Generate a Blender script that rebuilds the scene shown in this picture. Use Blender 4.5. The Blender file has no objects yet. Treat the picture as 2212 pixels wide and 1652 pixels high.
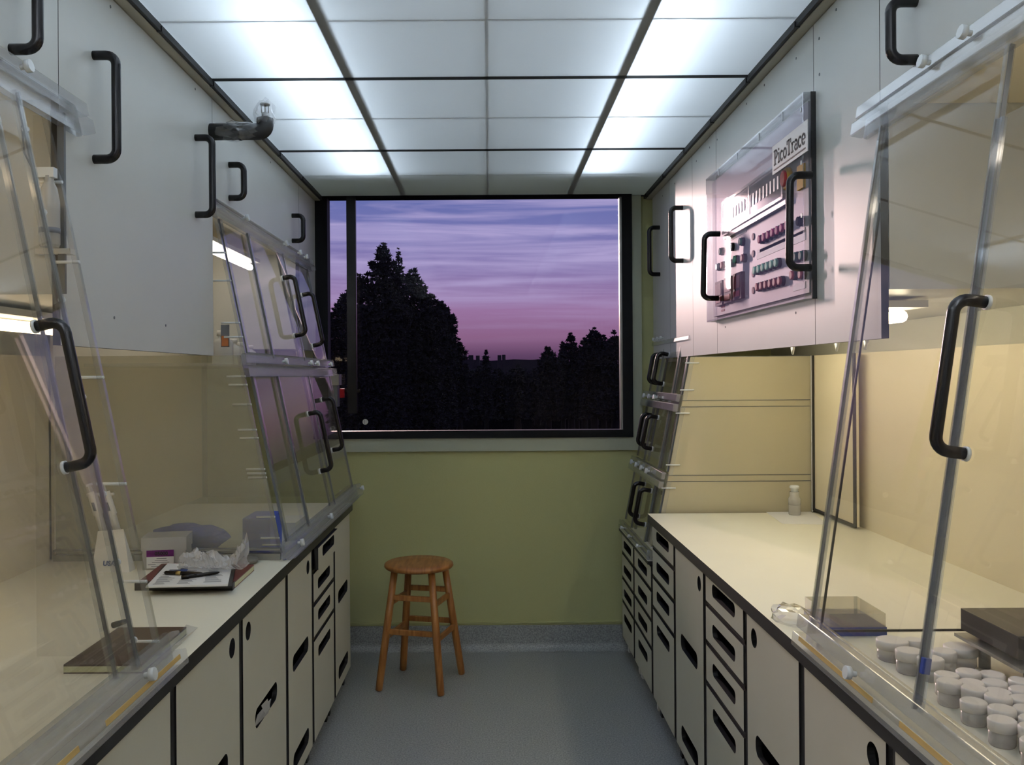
import bpy, bmesh, math, random
from mathutils import Vector, Matrix, Euler
random.seed(7)
sc = bpy.context.scene
col = sc.collection
R = math.radians
# ------------------------------------------------------------------ camera
CAMZ = 1.56
F = 1876.0
cd = bpy.data.cameras.new('camera'); cam = bpy.data.objects.new('camera', cd); col.objects.link(cam)
cd.sensor_fit = 'HORIZONTAL'; cd.sensor_width = 36.0; cd.lens = F / 2212 * 36.0
cd.clip_start = .02; cd.clip_end = 2000
CROT = Matrix.Rotation(R(90), 3, 'X') @ Matrix.Rotation(R(-.4), 3, 'Z')
cd.shift_x = 50 / 2212; cd.shift_y = -17 / 2212
cam.location = (0, 0, CAMZ); cam.rotation_euler = CROT.to_euler()
sc.camera = cam
def ray(px, py):
    return CROT @ Vector(((px - 1056) / F, -(py - 809) / F, -1.0))
def atX(px, py, X):
    d = ray(px, py); t = X / d.x; return Vector((X, d.y * t, CAMZ + d.z * t))
def atY(px, py, Y):
    d = ray(px, py); t = Y / d.y; return Vector((d.x * t, Y, CAMZ + d.z * t))
def atZ(px, py, Z):
    d = ray(px, py); t = (Z - CAMZ) / d.z; return Vector((d.x * t, d.y * t, Z))
# ------------------------------------------------------------------ exposure
sc.view_settings.view_transform = 'Standard'; sc.view_settings.look = 'None'
sc.view_settings.exposure = 0.0; sc.view_settings.gamma = 1.0; sc.view_settings.use_curve_mapping = False
sc.cycles.max_bounces = 10; sc.cycles.diffuse_bounces = 5; sc.cycles.glossy_bounces = 5
sc.cycles.transparent_max_bounces = 32; sc.cycles.transmission_bounces = 8
sc.cycles.sample_clamp_indirect = 6.0; sc.cycles.caustics_reflective = False; sc.cycles.caustics_refractive = False
sc.cycles.use_denoising = True
# ------------------------------------------------------------------ node helpers
def srgb(r, g, b):
    f = lambda c: (c / 255 / 12.92) if c / 255 <= .04045 else ((c / 255 + .055) / 1.055) ** 2.4
    return (f(r), f(g), f(b), 1)
class NT:
    def __init__(s, tree): s.t = tree; s.n = tree.nodes; s.l = tree.links; s.n.clear()
    def node(s, k, **kw):
        x = s.n.new(k)
        for a, b in kw.items():
            if a.startswith('i_'): x.inputs[int(a[2:])].default_value = b
            else: setattr(x, a, b)
        return x
    def link(s, a, b): s.l.new(a, b)
# ------------------------------------------------------------------ world: dusk sky
w = bpy.data.worlds.new('dusk_sky'); sc.world = w; w.use_nodes = True
t = NT(w.node_tree)
tc = t.node('ShaderNodeTexCoord'); sep = t.node('ShaderNodeSeparateXYZ'); t.link(tc.outputs['Generated'], sep.inputs[0])
rmp = t.node('ShaderNodeValToRGB'); cr = rmp.color_ramp
mr = t.node('ShaderNodeMapRange'); mr.inputs['From Min'].default_value = -.02; mr.inputs['From Max'].default_value = .24
t.link(sep.outputs['Z'], mr.inputs['Value']); t.link(mr.outputs[0], rmp.inputs[0])
stops = [(0, (26, 20, 34)), (.08, (60, 42, 72)), (.16, (104, 72, 108)), (.24, (152, 106, 146)), (.36, (168, 126, 174)), (.52, (154, 134, 190)), (.7, (132, 130, 194)), (.85, (110, 120, 188)), (1, (90, 102, 172))]
while len(cr.elements) < len(stops): cr.elements.new(.5)
for e, (p, c) in zip(cr.elements, stops): e.position = p; e.color = srgb(*c)
mp = t.node('ShaderNodeMapping'); mp.inputs['Scale'].default_value = (2.2, 2.2, 42)
t.link(tc.outputs['Generated'], mp.inputs[0])
no = t.node('ShaderNodeTexNoise'); no.inputs['Scale'].default_value = 1.6; no.inputs['Detail'].default_value = 6; no.inputs['Roughness'].default_value = .55; no.inputs['Distortion'].default_value = .6
t.link(mp.outputs[0], no.inputs['Vector'])
cm = t.node('ShaderNodeMapRange'); cm.inputs['From Min'].default_value = .42; cm.inputs['From Max'].default_value = .66
t.link(no.outputs[0], cm.inputs['Value'])
up = t.node('ShaderNodeMapRange'); up.inputs['From Min'].default_value = .03; up.inputs['From Max'].default_value = .13
t.link(sep.outputs['Z'], up.inputs['Value'])
mu = t.node('ShaderNodeMath', operation='MULTIPLY'); t.link(cm.outputs[0], mu.inputs[0]); t.link(up.outputs[0], mu.inputs[1])
mu2 = t.node('ShaderNodeMath', operation='MULTIPLY', i_1=.7); t.link(mu.outputs[0], mu2.inputs[0])
mx = t.node('ShaderNodeMix', data_type='RGBA'); t.link(mu2.outputs[0], mx.inputs[0]); t.link(rmp.outputs[0], mx.inputs[6]); mx.inputs[7].default_value = srgb(204, 188, 236)
bg = t.node('ShaderNodeBackground'); bg.inputs['Strength'].default_value = 1.0; t.link(mx.outputs[2], bg.inputs[0])
wo = t.node('ShaderNodeOutputWorld'); t.link(bg.outputs[0], wo.inputs[0])
# low sun glow outside, left of the window: narrow and tall
def area(name, loc, target, sx, sy, power, color):
    ld = bpy.data.lights.new(name, 'AREA'); ld.shape = 'RECTANGLE'; ld.size = sx; ld.size_y = sy
    ld.energy = power; ld.color = color[:3]
    o = bpy.data.objects.new(name, ld); col.objects.link(o); o.location = loc
    o.rotation_euler = (Vector(target) - Vector(loc)).to_track_quat('-Z', 'Y').to_euler()
    return o
SUN_P = 2300; TUBE_E = 10.0; REAR_BOOST_E = 52.0; HOOD_E = 9.0
area('low_sun', (-3.75, 20.0, 5.6), (.9, 3.5, 1.9), .06, 4.2, SUN_P, (1.0, .70, .66))
# ------------------------------------------------------------------ materials
MATS = {}
def pbr(name, c, rough=.5, metal=0, var=0, vscale=40, emit=None, es=0, c2=None, spec=.5, bump=0):
    m = bpy.data.materials.new(name); m.use_nodes = True; t = NT(m.node_tree)
    b = t.node('ShaderNodeBsdfPrincipled'); o = t.node('ShaderNodeOutputMaterial'); t.link(b.outputs[0], o.inputs[0])
    b.inputs['Roughness'].default_value = rough; b.inputs['Metallic'].default_value = metal; b.inputs['Specular IOR Level'].default_value = spec
    tc = t.node('ShaderNodeTexCoord')
    n = t.node('ShaderNodeTexNoise'); n.inputs['Scale'].default_value = vscale; n.inputs['Detail'].default_value = 4
    t.link(tc.outputs['Object'], n.inputs['Vector'])
    mx = t.node('ShaderNodeMix', data_type='RGBA')
    k = var if var else .03
    mx.inputs[6].default_value = tuple(min(1, v * (1 - k)) for v in c[:3]) + (1,)
    mx.inputs[7].default_value = c2 if c2 else tuple(min(1, v * (1 + k)) for v in c[:3]) + (1,)
    t.link(n.outputs[0], mx.inputs[0]); t.link(mx.outputs[2], b.inputs['Base Color'])
    if bump:
        bp = t.node('ShaderNodeBump'); bp.inputs['Strength'].default_value = bump; bp.inputs['Distance'].default_value = .01
        t.link(n.outputs[0], bp.inputs['Height']); t.link(bp.outputs[0], b.inputs['Normal'])
    if emit: b.inputs['Emission Color'].default_value = emit; b.inputs['Emission Strength'].default_value = es
    MATS[name] = m; return m
def acrylic(name, tint=(1, 1, 1), haze=0.0, hazec=(.9, .9, .9, 1), gl=1.0, rough=.015, trl=0):
    """clear sheet: transparent, with a fresnel gloss on its front face and a little milky haze"""
    m = bpy.data.materials.new(name); m.use_nodes = True; t = NT(m.node_tree)
    o = t.node('ShaderNodeOutputMaterial')
    tr = t.node('ShaderNodeBsdfTransparent'); tr.inputs[0].default_value = tuple(tint) + (1,)
    df = t.node('ShaderNodeBsdfDiffuse'); df.inputs[0].default_value = hazec
    tl = t.node('ShaderNodeBsdfTranslucent'); tl.inputs[0].default_value = hazec
    m0 = t.node('ShaderNodeMixShader'); m0.inputs[0].default_value = trl; t.link(df.outputs[0], m0.inputs[1]); t.link(tl.outputs[0], m0.inputs[2])
    m1 = t.node('ShaderNodeMixShader'); m1.inputs[0].default_value = haze; t.link(tr.outputs[0], m1.inputs[1]); t.link(m0.outputs[0], m1.inputs[2])
    gs = t.node('ShaderNodeBsdfGlossy'); gs.inputs['Roughness'].default_value = rough
    fr = t.node('ShaderNodeFresnel'); fr.inputs[0].default_value = 1.5
    ge = t.node('ShaderNodeNewGeometry')
    inv = t.node('ShaderNodeMath', operation='SUBTRACT', i_0=1.0); t.link(ge.outputs['Backfacing'], inv.inputs[1])
    ml = t.node('ShaderNodeMath', operation='MULTIPLY'); t.link(fr.outputs[0], ml.inputs[0]); t.link(inv.outputs[0], ml.inputs[1])
    m2 = t.node('ShaderNodeMath', operation='MULTIPLY', i_1=gl); t.link(ml.outputs[0], m2.inputs[0]); m2.use_clamp = True
    m3 = t.node('ShaderNodeMixShader'); t.link(m2.outputs[0], m3.inputs[0]); t.link(m1.outputs[0], m3.inputs[1]); t.link(gs.outputs[0], m3.inputs[2])
    t.link(m3.outputs[0], o.inputs[0]); MATS[name] = m; return m
def emitter(name, c, s):
    m = bpy.data.materials.new(name); m.use_nodes = True; t = NT(m.node_tree)
    o = t.node('ShaderNodeOutputMaterial'); e = t.node('ShaderNodeEmission'); e.inputs[0].default_value = c; e.inputs[1].default_value = s
    t.link(e.outputs[0], o.inputs[0]); MATS[name] = m; return m
pbr('laminate_white', (.60, .61, .585, 1), .42, vscale=6)
pbr('laminate_cream', (.60, .59, .50, 1), .45, vscale=8)
pbr('counter_cream', (.84, .825, .70, 1), .33, vscale=5)
pbr('button_black', (.010, .010, .012, 1), .8, spec=.05)
pbr('core_black', (.012, .012, .013, 1), .5)
pbr('black_plastic', (.007, .006, .007, 1), .26, spec=.35)
pbr('frame_black', (.008, .009, .011, 1), .6, spec=.15)
pbr('hood_liner', (.76, .69, .52, 1), .5, vscale=3, var=.05)
pbr('trim_beige', (.45, .43, .35, 1), .5)
pbr('trim_green', (.42, .45, .36, 1), .5)
pbr('wall_green', (.50, .51, .26, 1), .7, vscale=120, bump=.08, spec=.3)
pbr('wall_pale', (.55, .55, .48, 1), .7)
pbr('rib_grey', (.20, .20, .19, 1), .6)
pbr('plenum', (.75, .76, .76, 1), .8)
pbr('metal_grey', (.35, .35, .33, 1), .35, metal=.6)
pbr('grey_edge', (.13, .14, .15, 1), .5)
pbr('white_plastic', (.78, .78, .76, 1), .4)
pbr('knob_white', (.72, .76, .78, 1), .35)
pbr('maroon_cover', (.13, .022, .018, 1), .45, vscale=60, var=.12)
pbr('brown_cover', (.045, .02, .014, 1), .3, vscale=60, var=.12)
pbr('paper', (.74, .75, .76, 1), .7)
pbr('page_edge', (.55, .56, .36, 1), .8, vscale=200, var=.12)
pbr('ink', (.16, .17, .20, 1), .7)
pbr('ink_blue', (.03, .07, .25, 1), .6)
pbr('purple_label', (.12, .006, .13, 1), .5)
pbr('gold', (.45, .33, .12, 1), .3, metal=.8)
pbr('amber_strip', (.52, .36, .13, 1), .5)
pbr('blue_film', (.03, .09, .62, 1), .35)
pbr('blue_plastic', (.02, .045, .24, 1), .4)
pbr('grey_stone', (.16, .155, .14, 1), .7, vscale=90, var=.1)
pbr('red_plastic', (.35, .012, .016, 1), .5, spec=.15)
pbr('brick_red', (.30, .045, .05, 1), .5, spec=.15)
pbr('display_red', (.16, .03, .035, 1), .5, spec=.15)
pbr('display_dark', (.05, .01, .012, 1), .5, spec=.15)
pbr('magenta_lens', (.34, .015, .10, 1), .55, spec=.15)
pbr('green_lens', (.005, .10, .065, 1), .55, spec=.15)
pbr('pale_green_lens', (.20, .50, .38, 1), .55, spec=.15)
pbr('yellow_plastic', (.62, .34, .005, 1), .5, spec=.15)
pbr('panel_face', (.36, .34, .40, 1), .45)
pbr('label_white', (.72, .72, .72, 1), .5)
pbr('slab_black', (.022, .018, .015, 1), .35)
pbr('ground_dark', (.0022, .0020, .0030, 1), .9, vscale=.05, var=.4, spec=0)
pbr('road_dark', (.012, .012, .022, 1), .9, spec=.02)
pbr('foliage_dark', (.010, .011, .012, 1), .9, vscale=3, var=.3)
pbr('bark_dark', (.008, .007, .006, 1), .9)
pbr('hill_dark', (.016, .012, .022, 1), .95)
pbr('orange_tag', (.60, .16, .02, 1), .5)
pbr('jar_white', (.74, .73, .74, 1), .35)
pbr('frost_box', (.60, .60, .58, 1), .35)
pbr('blue_line', (.05, .06, .12, 1), .3)
def woodmat():
    m = bpy.data.materials.new('oak'); m.use_nodes = True; t = NT(m.node_tree)
    b = t.node('ShaderNodeBsdfPrincipled'); o = t.node('ShaderNodeOutputMaterial'); t.link(b.outputs[0], o.inputs[0])
    b.inputs['Roughness'].default_value = .38
    tc = t.node('ShaderNodeTexCoord'); mp = t.node('ShaderNodeMapping'); mp.inputs['Scale'].default_value = (28, 3, 3); mp.inputs['Rotation'].default_value = (0, 0, .7)
    t.link(tc.outputs['Object'], mp.inputs[0])
    n = t.node('ShaderNodeTexNoise'); n.inputs['Scale'].default_value = 2.2; n.inputs['Detail'].default_value = 6; n.inputs['Distortion'].default_value = .5; t.link(mp.outputs[0], n.inputs['Vector'])
    r = t.node('ShaderNodeValToRGB'); r.color_ramp.elements[0].color = (.22, .075, .016, 1); r.color_ramp.elements[1].color = (.46, .20, .055, 1)
    r.color_ramp.elements[0].position = .3; r.color_ramp.elements[1].position = .7
    t.link(n.outputs[0], r.inputs[0]); t.link(r.outputs[0], b.inputs['Base Color']); MATS['oak'] = m
woodmat()
def floormat():
    m = bpy.data.materials.new('floor_vinyl'); m.use_nodes = True; t = NT(m.node_tree)
    b = t.node('ShaderNodeBsdfPrincipled'); o = t.node('ShaderNodeOutputMaterial'); t.link(b.outputs[0], o.inputs[0])
    tc = t.node('ShaderNodeTexCoord')
    n = t.node('ShaderNodeTexNoise'); n.inputs['Scale'].default_value = 150; n.inputs['Detail'].default_value = 3; t.link(tc.outputs['Object'], n.inputs['Vector'])
    v = t.node('ShaderNodeTexNoise'); v.inputs['Scale'].default_value = 6; v.inputs['Detail'].default_value = 3; t.link(tc.outputs['Object'], v.inputs['Vector'])
    r = t.node('ShaderNodeValToRGB'); r.color_ramp.elements[0].position = .36; r.color_ramp.elements[1].position = .66
    r.color_ramp.elements[0].color = (.22, .235, .245, 1); r.color_ramp.elements[1].color = (.42, .44, .45, 1)
    t.link(n.outputs[0], r.inputs[0]); t.link(r.outputs[0], b.inputs['Base Color'])
    mr = t.node('ShaderNodeMapRange'); mr.inputs['To Min'].default_value = .28; mr.inputs['To Max'].default_value = .42; t.link(v.outputs[0], mr.inputs[0]); t.link(mr.outputs[0], b.inputs['Roughness'])
    MATS['floor_vinyl'] = m
floormat()
acrylic('clear_acrylic', (.975, .97, .96), .02, (.85, .82, .78, 1))
acrylic('window_glass', (.89, .90, .90), .0, gl=.35)
acrylic('cover_acrylic', (.95, .94, .96), .01, (.8, .8, .85, 1), gl=.6, rough=.012)
acrylic('hazy_acrylic', (.93, .92, .88), .34, (.62, .60, .47, 1), trl=.35)
acrylic('cream_acrylic', (.92, .90, .84), .80, (.72, .67, .50, 1), trl=.3)
acrylic('rail_acrylic', (.94, .95, .97), .18, (.80, .80, .80, 1), rough=.12, trl=.4, gl=1.6)
acrylic('edge_acrylic', (.90, .91, .92), .10, (.55, .55, .54, 1), rough=.1, trl=.3, gl=1.6)
acrylic('milky_plastic', (.95, .95, .95), .62, (.75, .75, .74, 1), rough=.25, trl=.35)
acrylic('bag_plastic', (.96, .96, .97), .42, (.86, .86, .87, 1), rough=.2, trl=.4, gl=2)
acrylic('breaker_clear', (.93, .93, .95), .3, (.55, .53, .60, 1), rough=.1, gl=.5)
acrylic('thin_film', (.97, .97, .98), .06, (.9, .9, .9, 1), rough=.12, trl=.3, gl=2.4)
emitter('tube_light', (.75, .87, 1, 1), TUBE_E)
emitter('tube_light_rear_boosted', (.88, .92, 1, 1), REAR_BOOST_E)  # unseen tubes behind the camera, boosted as added fill for the walls
acrylic('blue_edge_acrylic', (.86, .89, .95), .06, (.5, .56, .66, 1), rough=.08, gl=2.0)
emitter('warm_tube', (1, .78, .50, 1), HOOD_E)
emitter('bay_tube', (1, .86, .60, 1), 22.0)
emitter('hood_tube_right', (1, .88, .72, 1), 13.0)
emitter('hood_tube_cool', (1, .90, .78, 1), HOOD_E)
def diffuser():
    m = bpy.data.materials.new('ceiling_diffuser'); m.use_nodes = True; t = NT(m.node_tree); o = t.node('ShaderNodeOutputMaterial')
    tl = t.node('ShaderNodeBsdfTranslucent'); tl.inputs[0].default_value = (.86, .90, .93, 1)
    rf = t.node('ShaderNodeBsdfRefraction'); rf.inputs['Roughness'].default_value = .42; rf.inputs['IOR'].default_value = 1.25
    df = t.node('ShaderNodeBsdfDiffuse'); df.inputs[0].default_value = (.8, .82, .84, 1)
    a = t.node('ShaderNodeMixShader'); a.inputs[0].default_value = .16; t.link(tl.outputs[0], a.inputs[1]); t.link(rf.outputs[0], a.inputs[2])
    b = t.node('ShaderNodeMixShader'); b.inputs[0].default_value = .3; t.link(a.outputs[0], b.inputs[1]); t.link(df.outputs[0], b.inputs[2])
    t.link(b.outputs[0], o.inputs[0]); MATS['ceiling_diffuser'] = m
diffuser()
# ------------------------------------------------------------------ mesh helpers
OFF = {}
def tag(o, label=None, cat=None, group=None, kind=None):
    if label: o['label'] = label
    if cat: o['category'] = cat
    if group: o['group'] = group
    if kind: o['kind'] = kind
    return o
def empty(name, loc, label, cat, group=None):
    o = bpy.data.objects.new(name, None); o.empty_display_size = .05; col.objects.link(o); o.location = loc; OFF[o.name] = Vector(loc)
    return tag(o, label, cat, group)
class MB:
    def __init__(s): s.v = []; s.f = []; s.m = []; s.sm = []
    def add(s, vs, fs, mi=0, smooth=False):
        b = len(s.v); s.v += [Vector(x) for x in vs]
        for f in fs: s.f.append([b + i for i in f]); s.m.append(mi); s.sm.append(smooth)
        return s
    def box(s, x0, x1, y0, y1, z0, z1, mi=0, mtop=None, mside=None):
        x0, x1 = min(x0, x1), max(x0, x1); y0, y1 = min(y0, y1), max(y0, y1); z0, z1 = min(z0, z1), max(z0, z1)
        vs = [(x0, y0, z0), (x1, y0, z0), (x1, y1, z0), (x0, y1, z0), (x0, y0, z1), (x1, y0, z1), (x1, y1, z1), (x0, y1, z1)]
        fs = [(0, 3, 2, 1), (4, 5, 6, 7), (0, 1, 5, 4), (1, 2, 6, 5), (2, 3, 7, 6), (3, 0, 4, 7)]
        s.add(vs, [fs[0]], mi); s.add(vs, [fs[1]], mi if mtop is None else mtop)
        for f in fs[2:]: s.add(vs, [f], mi if mside is None else mside)
        return s
    def slab(s, p, th, mi=0):
        """four corner points (ring) thickened by th to both sides"""
        p = [Vector(q) for q in p]; n = (p[1] - p[0]).cross(p[3] - p[0]).normalized() * th / 2
        vs = [q - n for q in p] + [q + n for q in p]
        return s.add(vs, [(0, 3, 2, 1), (4, 5, 6, 7), (0, 1, 5, 4), (1, 2, 6, 5), (2, 3, 7, 6), (3, 0, 4, 7)], mi)
    def tube(s, path, r, n=10, mi=0, cap=True, smooth=True):
        path = [Vector(q) for q in path]; rs = r if isinstance(r, (list, tuple)) else [r] * len(path)
        tan = []
        for i in range(len(path)):
            a = path[max(i - 1, 0)]; b = path[min(i + 1, len(path) - 1)]; tan.append((b - a).normalized())
        ref = Vector((0, 0, 1)) if abs(tan[0].z) < .9 else Vector((1, 0, 0))
        u = tan[0].cross(ref).normalized(); base = len(s.v)
        for i, (q, tt) in enumerate(zip(path, tan)):
            u = (u - tt * u.dot(tt)).normalized(); vv = tt.cross(u)
            for k in range(n):
                a = 2 * math.pi * k / n; s.v.append(q + (u * math.cos(a) + vv * math.sin(a)) * rs[i])
        for i in range(len(path) - 1):
            for k in range(n):
                a = base + i * n + k; b = base + i * n + (k + 1) % n
                s.f.append([a, b, b + n, a + n]); s.m.append(mi); s.sm.append(smooth)
        if cap:
            s.f.append([base + k for k in range(n)][::-1]); s.m.append(mi); s.sm.append(False)
            e = base + (len(path) - 1) * n; s.f.append([e + k for k in range(n)]); s.m.append(mi); s.sm.append(False)
        return s
    def lathe(s, prof, c, n=24, mi=0, smooth=True, axis=None):
        """prof: (radius, height) list, around +Z at c (or around axis)"""
        c = Vector(c); q = (Vector(axis).to_track_quat('Z', 'Y') if axis else None); base = len(s.v)
        for r, h in prof:
            for k in range(n):
                a = 2 * math.pi * k / n; p = Vector((r * math.cos(a), r * math.sin(a), h))
                if q: p = q @ p
                s.v.append(c + p)
        for i in range(len(prof) - 1):
            for k in range(n):
                a = base + i * n + k; b = base + i * n + (k + 1) % n
                s.f.append([a, b, b + n, a + n]); s.m.append(mi); s.sm.append(smooth)
        s.f.append([base + k for k in range(n)][::-1]); s.m.append(mi); s.sm.append(False)
        e = base + (len(prof) - 1) * n; s.f.append([e + k for k in range(n)]); s.m.append(mi); s.sm.append(False)
        return s
    def build(s, name, mats, parent=None, label=None, bevel=0):
        mats = mats if isinstance(mats, (list, tuple)) else [mats]
        off = OFF[parent.name] if parent else Vector((0, 0, 0))
        me = bpy.data.meshes.new(name); me.from_pydata([v - off for v in s.v], [], s.f); me.update()
        for m in mats: me.materials.append(MATS[m])
        me.polygons.foreach_set('material_index', s.m); me.polygons.foreach_set('use_smooth', s.sm)
        o = bpy.data.objects.new(name, me); col.objects.link(o); OFF[o.name] = off
        if parent: o.parent = parent
        if label: o['label'] = label
        if bevel:
            b = o.modifiers.new('bevel', 'BEVEL'); b.width = bevel; b.segments = 2; b.limit_method = 'ANGLE'; b.angle_limit = R(40)
        return o
def struct(mb, name, mats, **k):
    o = mb.build(name, mats, **k); o['kind'] = 'structure'; return o
def solo(mb, name, mats, label, cat, group=None, kind=None, bevel=0):
    o = mb.build(name, mats, bevel=bevel)
    vs = mb.v; c = Vector(((min(v.x for v in vs) + max(v.x for v in vs)) / 2, (min(v.y for v in vs) + max(v.y for v in vs)) / 2, min(v.z for v in vs)))
    for v in o.data.vertices: v.co -= c
    o.location = c
    return tag(o, label, cat, group, kind)
def rrect(u0, u1, v0, v1, r, n=6):
    pts = []
    for cx, cy, a0 in ((u1 - r, v1 - r, 0), (u0 + r, v1 - r, 90), (u0 + r, v0 + r, 180), (u1 - r, v0 + r, 270)):
        for k in range(n + 1):
            a = R(a0 + 90 * k / n); pts.append((cx + r * math.cos(a), cy + r * math.sin(a)))
    return pts
def circ(u, v, r, n=24): return [(u + r * math.cos(2 * math.pi * k / n), v + r * math.sin(2 * math.pi * k / n)) for k in range(n)]
def plate(name, x0, x1, outer, holes, mats, parent, label=None):
    """sheet in a plane of constant X, outline and holes in (y, z); face 0 = broad sides, 1 = cut edges"""
    off = OFF[parent.name] if parent else Vector((0, 0, 0))
    bm = bmesh.new(); es = []
    for loop in [outer] + holes:
        vs = [bm.verts.new((x0, p[0], p[1])) for p in loop]
        for i in range(len(vs)): es.append(bm.edges.new((vs[i], vs[(i + 1) % len(vs)])))
    bmesh.ops.triangle_fill(bm, use_beauty=True, edges=es)
    g = bmesh.ops.extrude_face_region(bm, geom=list(bm.faces))
    bmesh.ops.translate(bm, verts=[e for e in g['geom'] if isinstance(e, bmesh.types.BMVert)], vec=(x1 - x0, 0, 0))
    bmesh.ops.recalc_face_normals(bm, faces=list(bm.faces))
    for f in bm.faces: f.material_index = 0 if abs(f.normal.x) > .9 else 1
    bmesh.ops.translate(bm, verts=list(bm.verts), vec=-off)
    me = bpy.data.meshes.new(name); bm.to_mesh(me); bm.free()
    for m in mats: me.materials.append(MATS[m])
    o = bpy.data.objects.new(name, me); col.objects.link(o); OFF[o.name] = off
    if parent: o.parent = parent
    if label: o['label'] = label
    return o
def box_outline(y0, y1, z0, z1): return [(y0, z0), (y1, z0), (y1, z1), (y0, z1)]
def handle_path(a, b, out, proj, br):
    """a,b: foot points, out: unit direction away from the face"""
    a, b, out = Vector(a), Vector(b), Vector(out).normalized(); d = (b - a).normalized(); p = [a - out * .002, a + out * (proj - br)]
    for k in range(1, 7):
        t_ = k / 6 * math.pi / 2; p.append(a + out * (proj - br + br * math.sin(t_)) + d * (br - br * math.cos(t_)))
    for k in range(0, 7):
        t_ = k / 6 * math.pi / 2; p.append(b + out * (proj - br + br * math.cos(t_)) - d * (br - br * math.sin(t_)))
    p.append(b - out * .002); return p
def handle(parent, a, b, out, proj=.055, r=.0105, washers=False):
    o = MB().tube(handle_path(a, b, out, proj, .024), r, 14).build('handle', 'black_plastic', parent)
    if washers:
        pass
    return o
# ------------------------------------------------------------------ room shell
CZ = 2.566; YW = 4.927; XW = 1.60; YF = -1.6
struct(MB().box(-XW, XW, YF, YW + .02, -.05, 0), 'floor', 'floor_vinyl')
struct(MB().box(-XW - .1, -XW, YF, YW, 0, CZ + .45), 'wall_left', 'wall_pale')
struct(MB().box(XW, XW + .1, YF, YW, 0, CZ + .45), 'wall_right', 'wall_pale')
struct(MB().box(-XW, XW, YF - .1, YF, 0, CZ + .45), 'wall_front', 'wall_pale')
WX0, WX1, WZ0 = -.99, .757, 1.215
m = MB(); m.box(-XW, XW, YW, YW + .16, 0, WZ0); m.box(WX1 + .05, XW, YW, YW + .16, WZ0, CZ + .45); m.box(-XW, WX0, YW, YW + .16, WZ0, CZ + .45); m.box(WX0, WX1 + .05, YW, YW + .16, CZ + .02, CZ + .45)
struct(m, 'wall_back', 'wall_green')
struct(MB().box(-XW, XW, YF, YW, CZ + .42, CZ + .47), 'ceiling', 'plenum')
m = MB(); m.box(-XW, XW, YW - .012, YW, 0, .139)
n_ = 8; pts = [(YW - .012 - .045 * (1 - math.sin(math.pi / 2 * k / n_)), .045 * (1 - math.cos(math.pi / 2 * k / n_))) for k in range(n_ + 1)]
for k in range(n_): m.add([(-XW, pts[k][0], pts[k][1] + .001), (XW, pts[k][0], pts[k][1] + .001), (XW, pts[k + 1][0], pts[k + 1][1] + .001), (-XW, pts[k + 1][0], pts[k + 1][1] + .001)], [(0, 1, 2, 3)], 0, True)
struct(m, 'baseboard_back', 'floor_vinyl')
struct(MB().box(-.99, .93, YW - .008, YW, .150, .158), 'trim_1', 'wall_green')
# window: frame, glass, sill and side trim, a black upright with cross bracket
wf = MB(); wy0, wy1 = YW - .035, YW + .05
wf.box(WX0, WX0 + .085, wy0, wy1, 1.203, CZ + .03); wf.box(WX1, WX1 + .055, wy0, wy1, 1.203, CZ + .03)
wf.box(WX0, WX1, wy0, wy1, 1.203, 1.245); wf.box(WX0, WX1, wy0, wy1, CZ - .004, CZ + .03)
win = struct(wf, 'window_1', 'frame_black')
gl = MB().box(WX0 + .08, WX1 + .001, YW + .02, YW + .026, 1.24, CZ + .02).build('pane', 'window_glass', win)
jm = MB().box(WX1 - .014, WX1 - .001, YW - .02, YW + .02, 1.245, CZ - .006).build('jamb_strip', 'metal_grey', win, 'bright metal strip along the right edge of the glass')
struct(MB().box(-.98, .866, YW - .022, YW, 1.128, 1.203), 'trim_2', 'trim_green', bevel=.002)
struct(MB().box(.806, .866, YW - .022, YW, 1.203, CZ), 'trim_3', 'trim_green', bevel=.002)
p0 = atY(748, 430, YW - .06); p1 = atY(768, 893, YW - .06)
bar = empty('window_pole', (-.78, YW - .05, p1.z), 'black upright pole with small cross bracket in front of the window glass, left side', 'pole')
MB().box(p0.x, p0.x + .052, YW - .065, YW - .04, p1.z, CZ - .006).build('pole_bar', 'black_plastic', bar, bevel=.002)
q = atY(762, 845, YW - .06); MB().box(p0.x - .018, p0.x + .07, YW - .07, YW - .066, q.z - .006, q.z + .010).build('cross_bracket', 'black_plastic', bar)
q = atY(789, 911, YW + .018); m = MB(); m.lathe([(.016, 0), (.016, .0012)], (q.x, YW + .0185, q.z), 20, 0, axis=(0, -1, 0))
for dx in (-.004, .004): m.box(q.x + dx - .0012, q.x + dx + .0012, YW + .0165, YW + .0172, q.z - .012, q.z + .012, 1)
solo(m, 'round_mark', ['frost_box', 'grey_edge'], 'small round grey sticker low on the window glass beside the pole', 'mark')  # round grey disc with two darker bars on the pane
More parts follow.
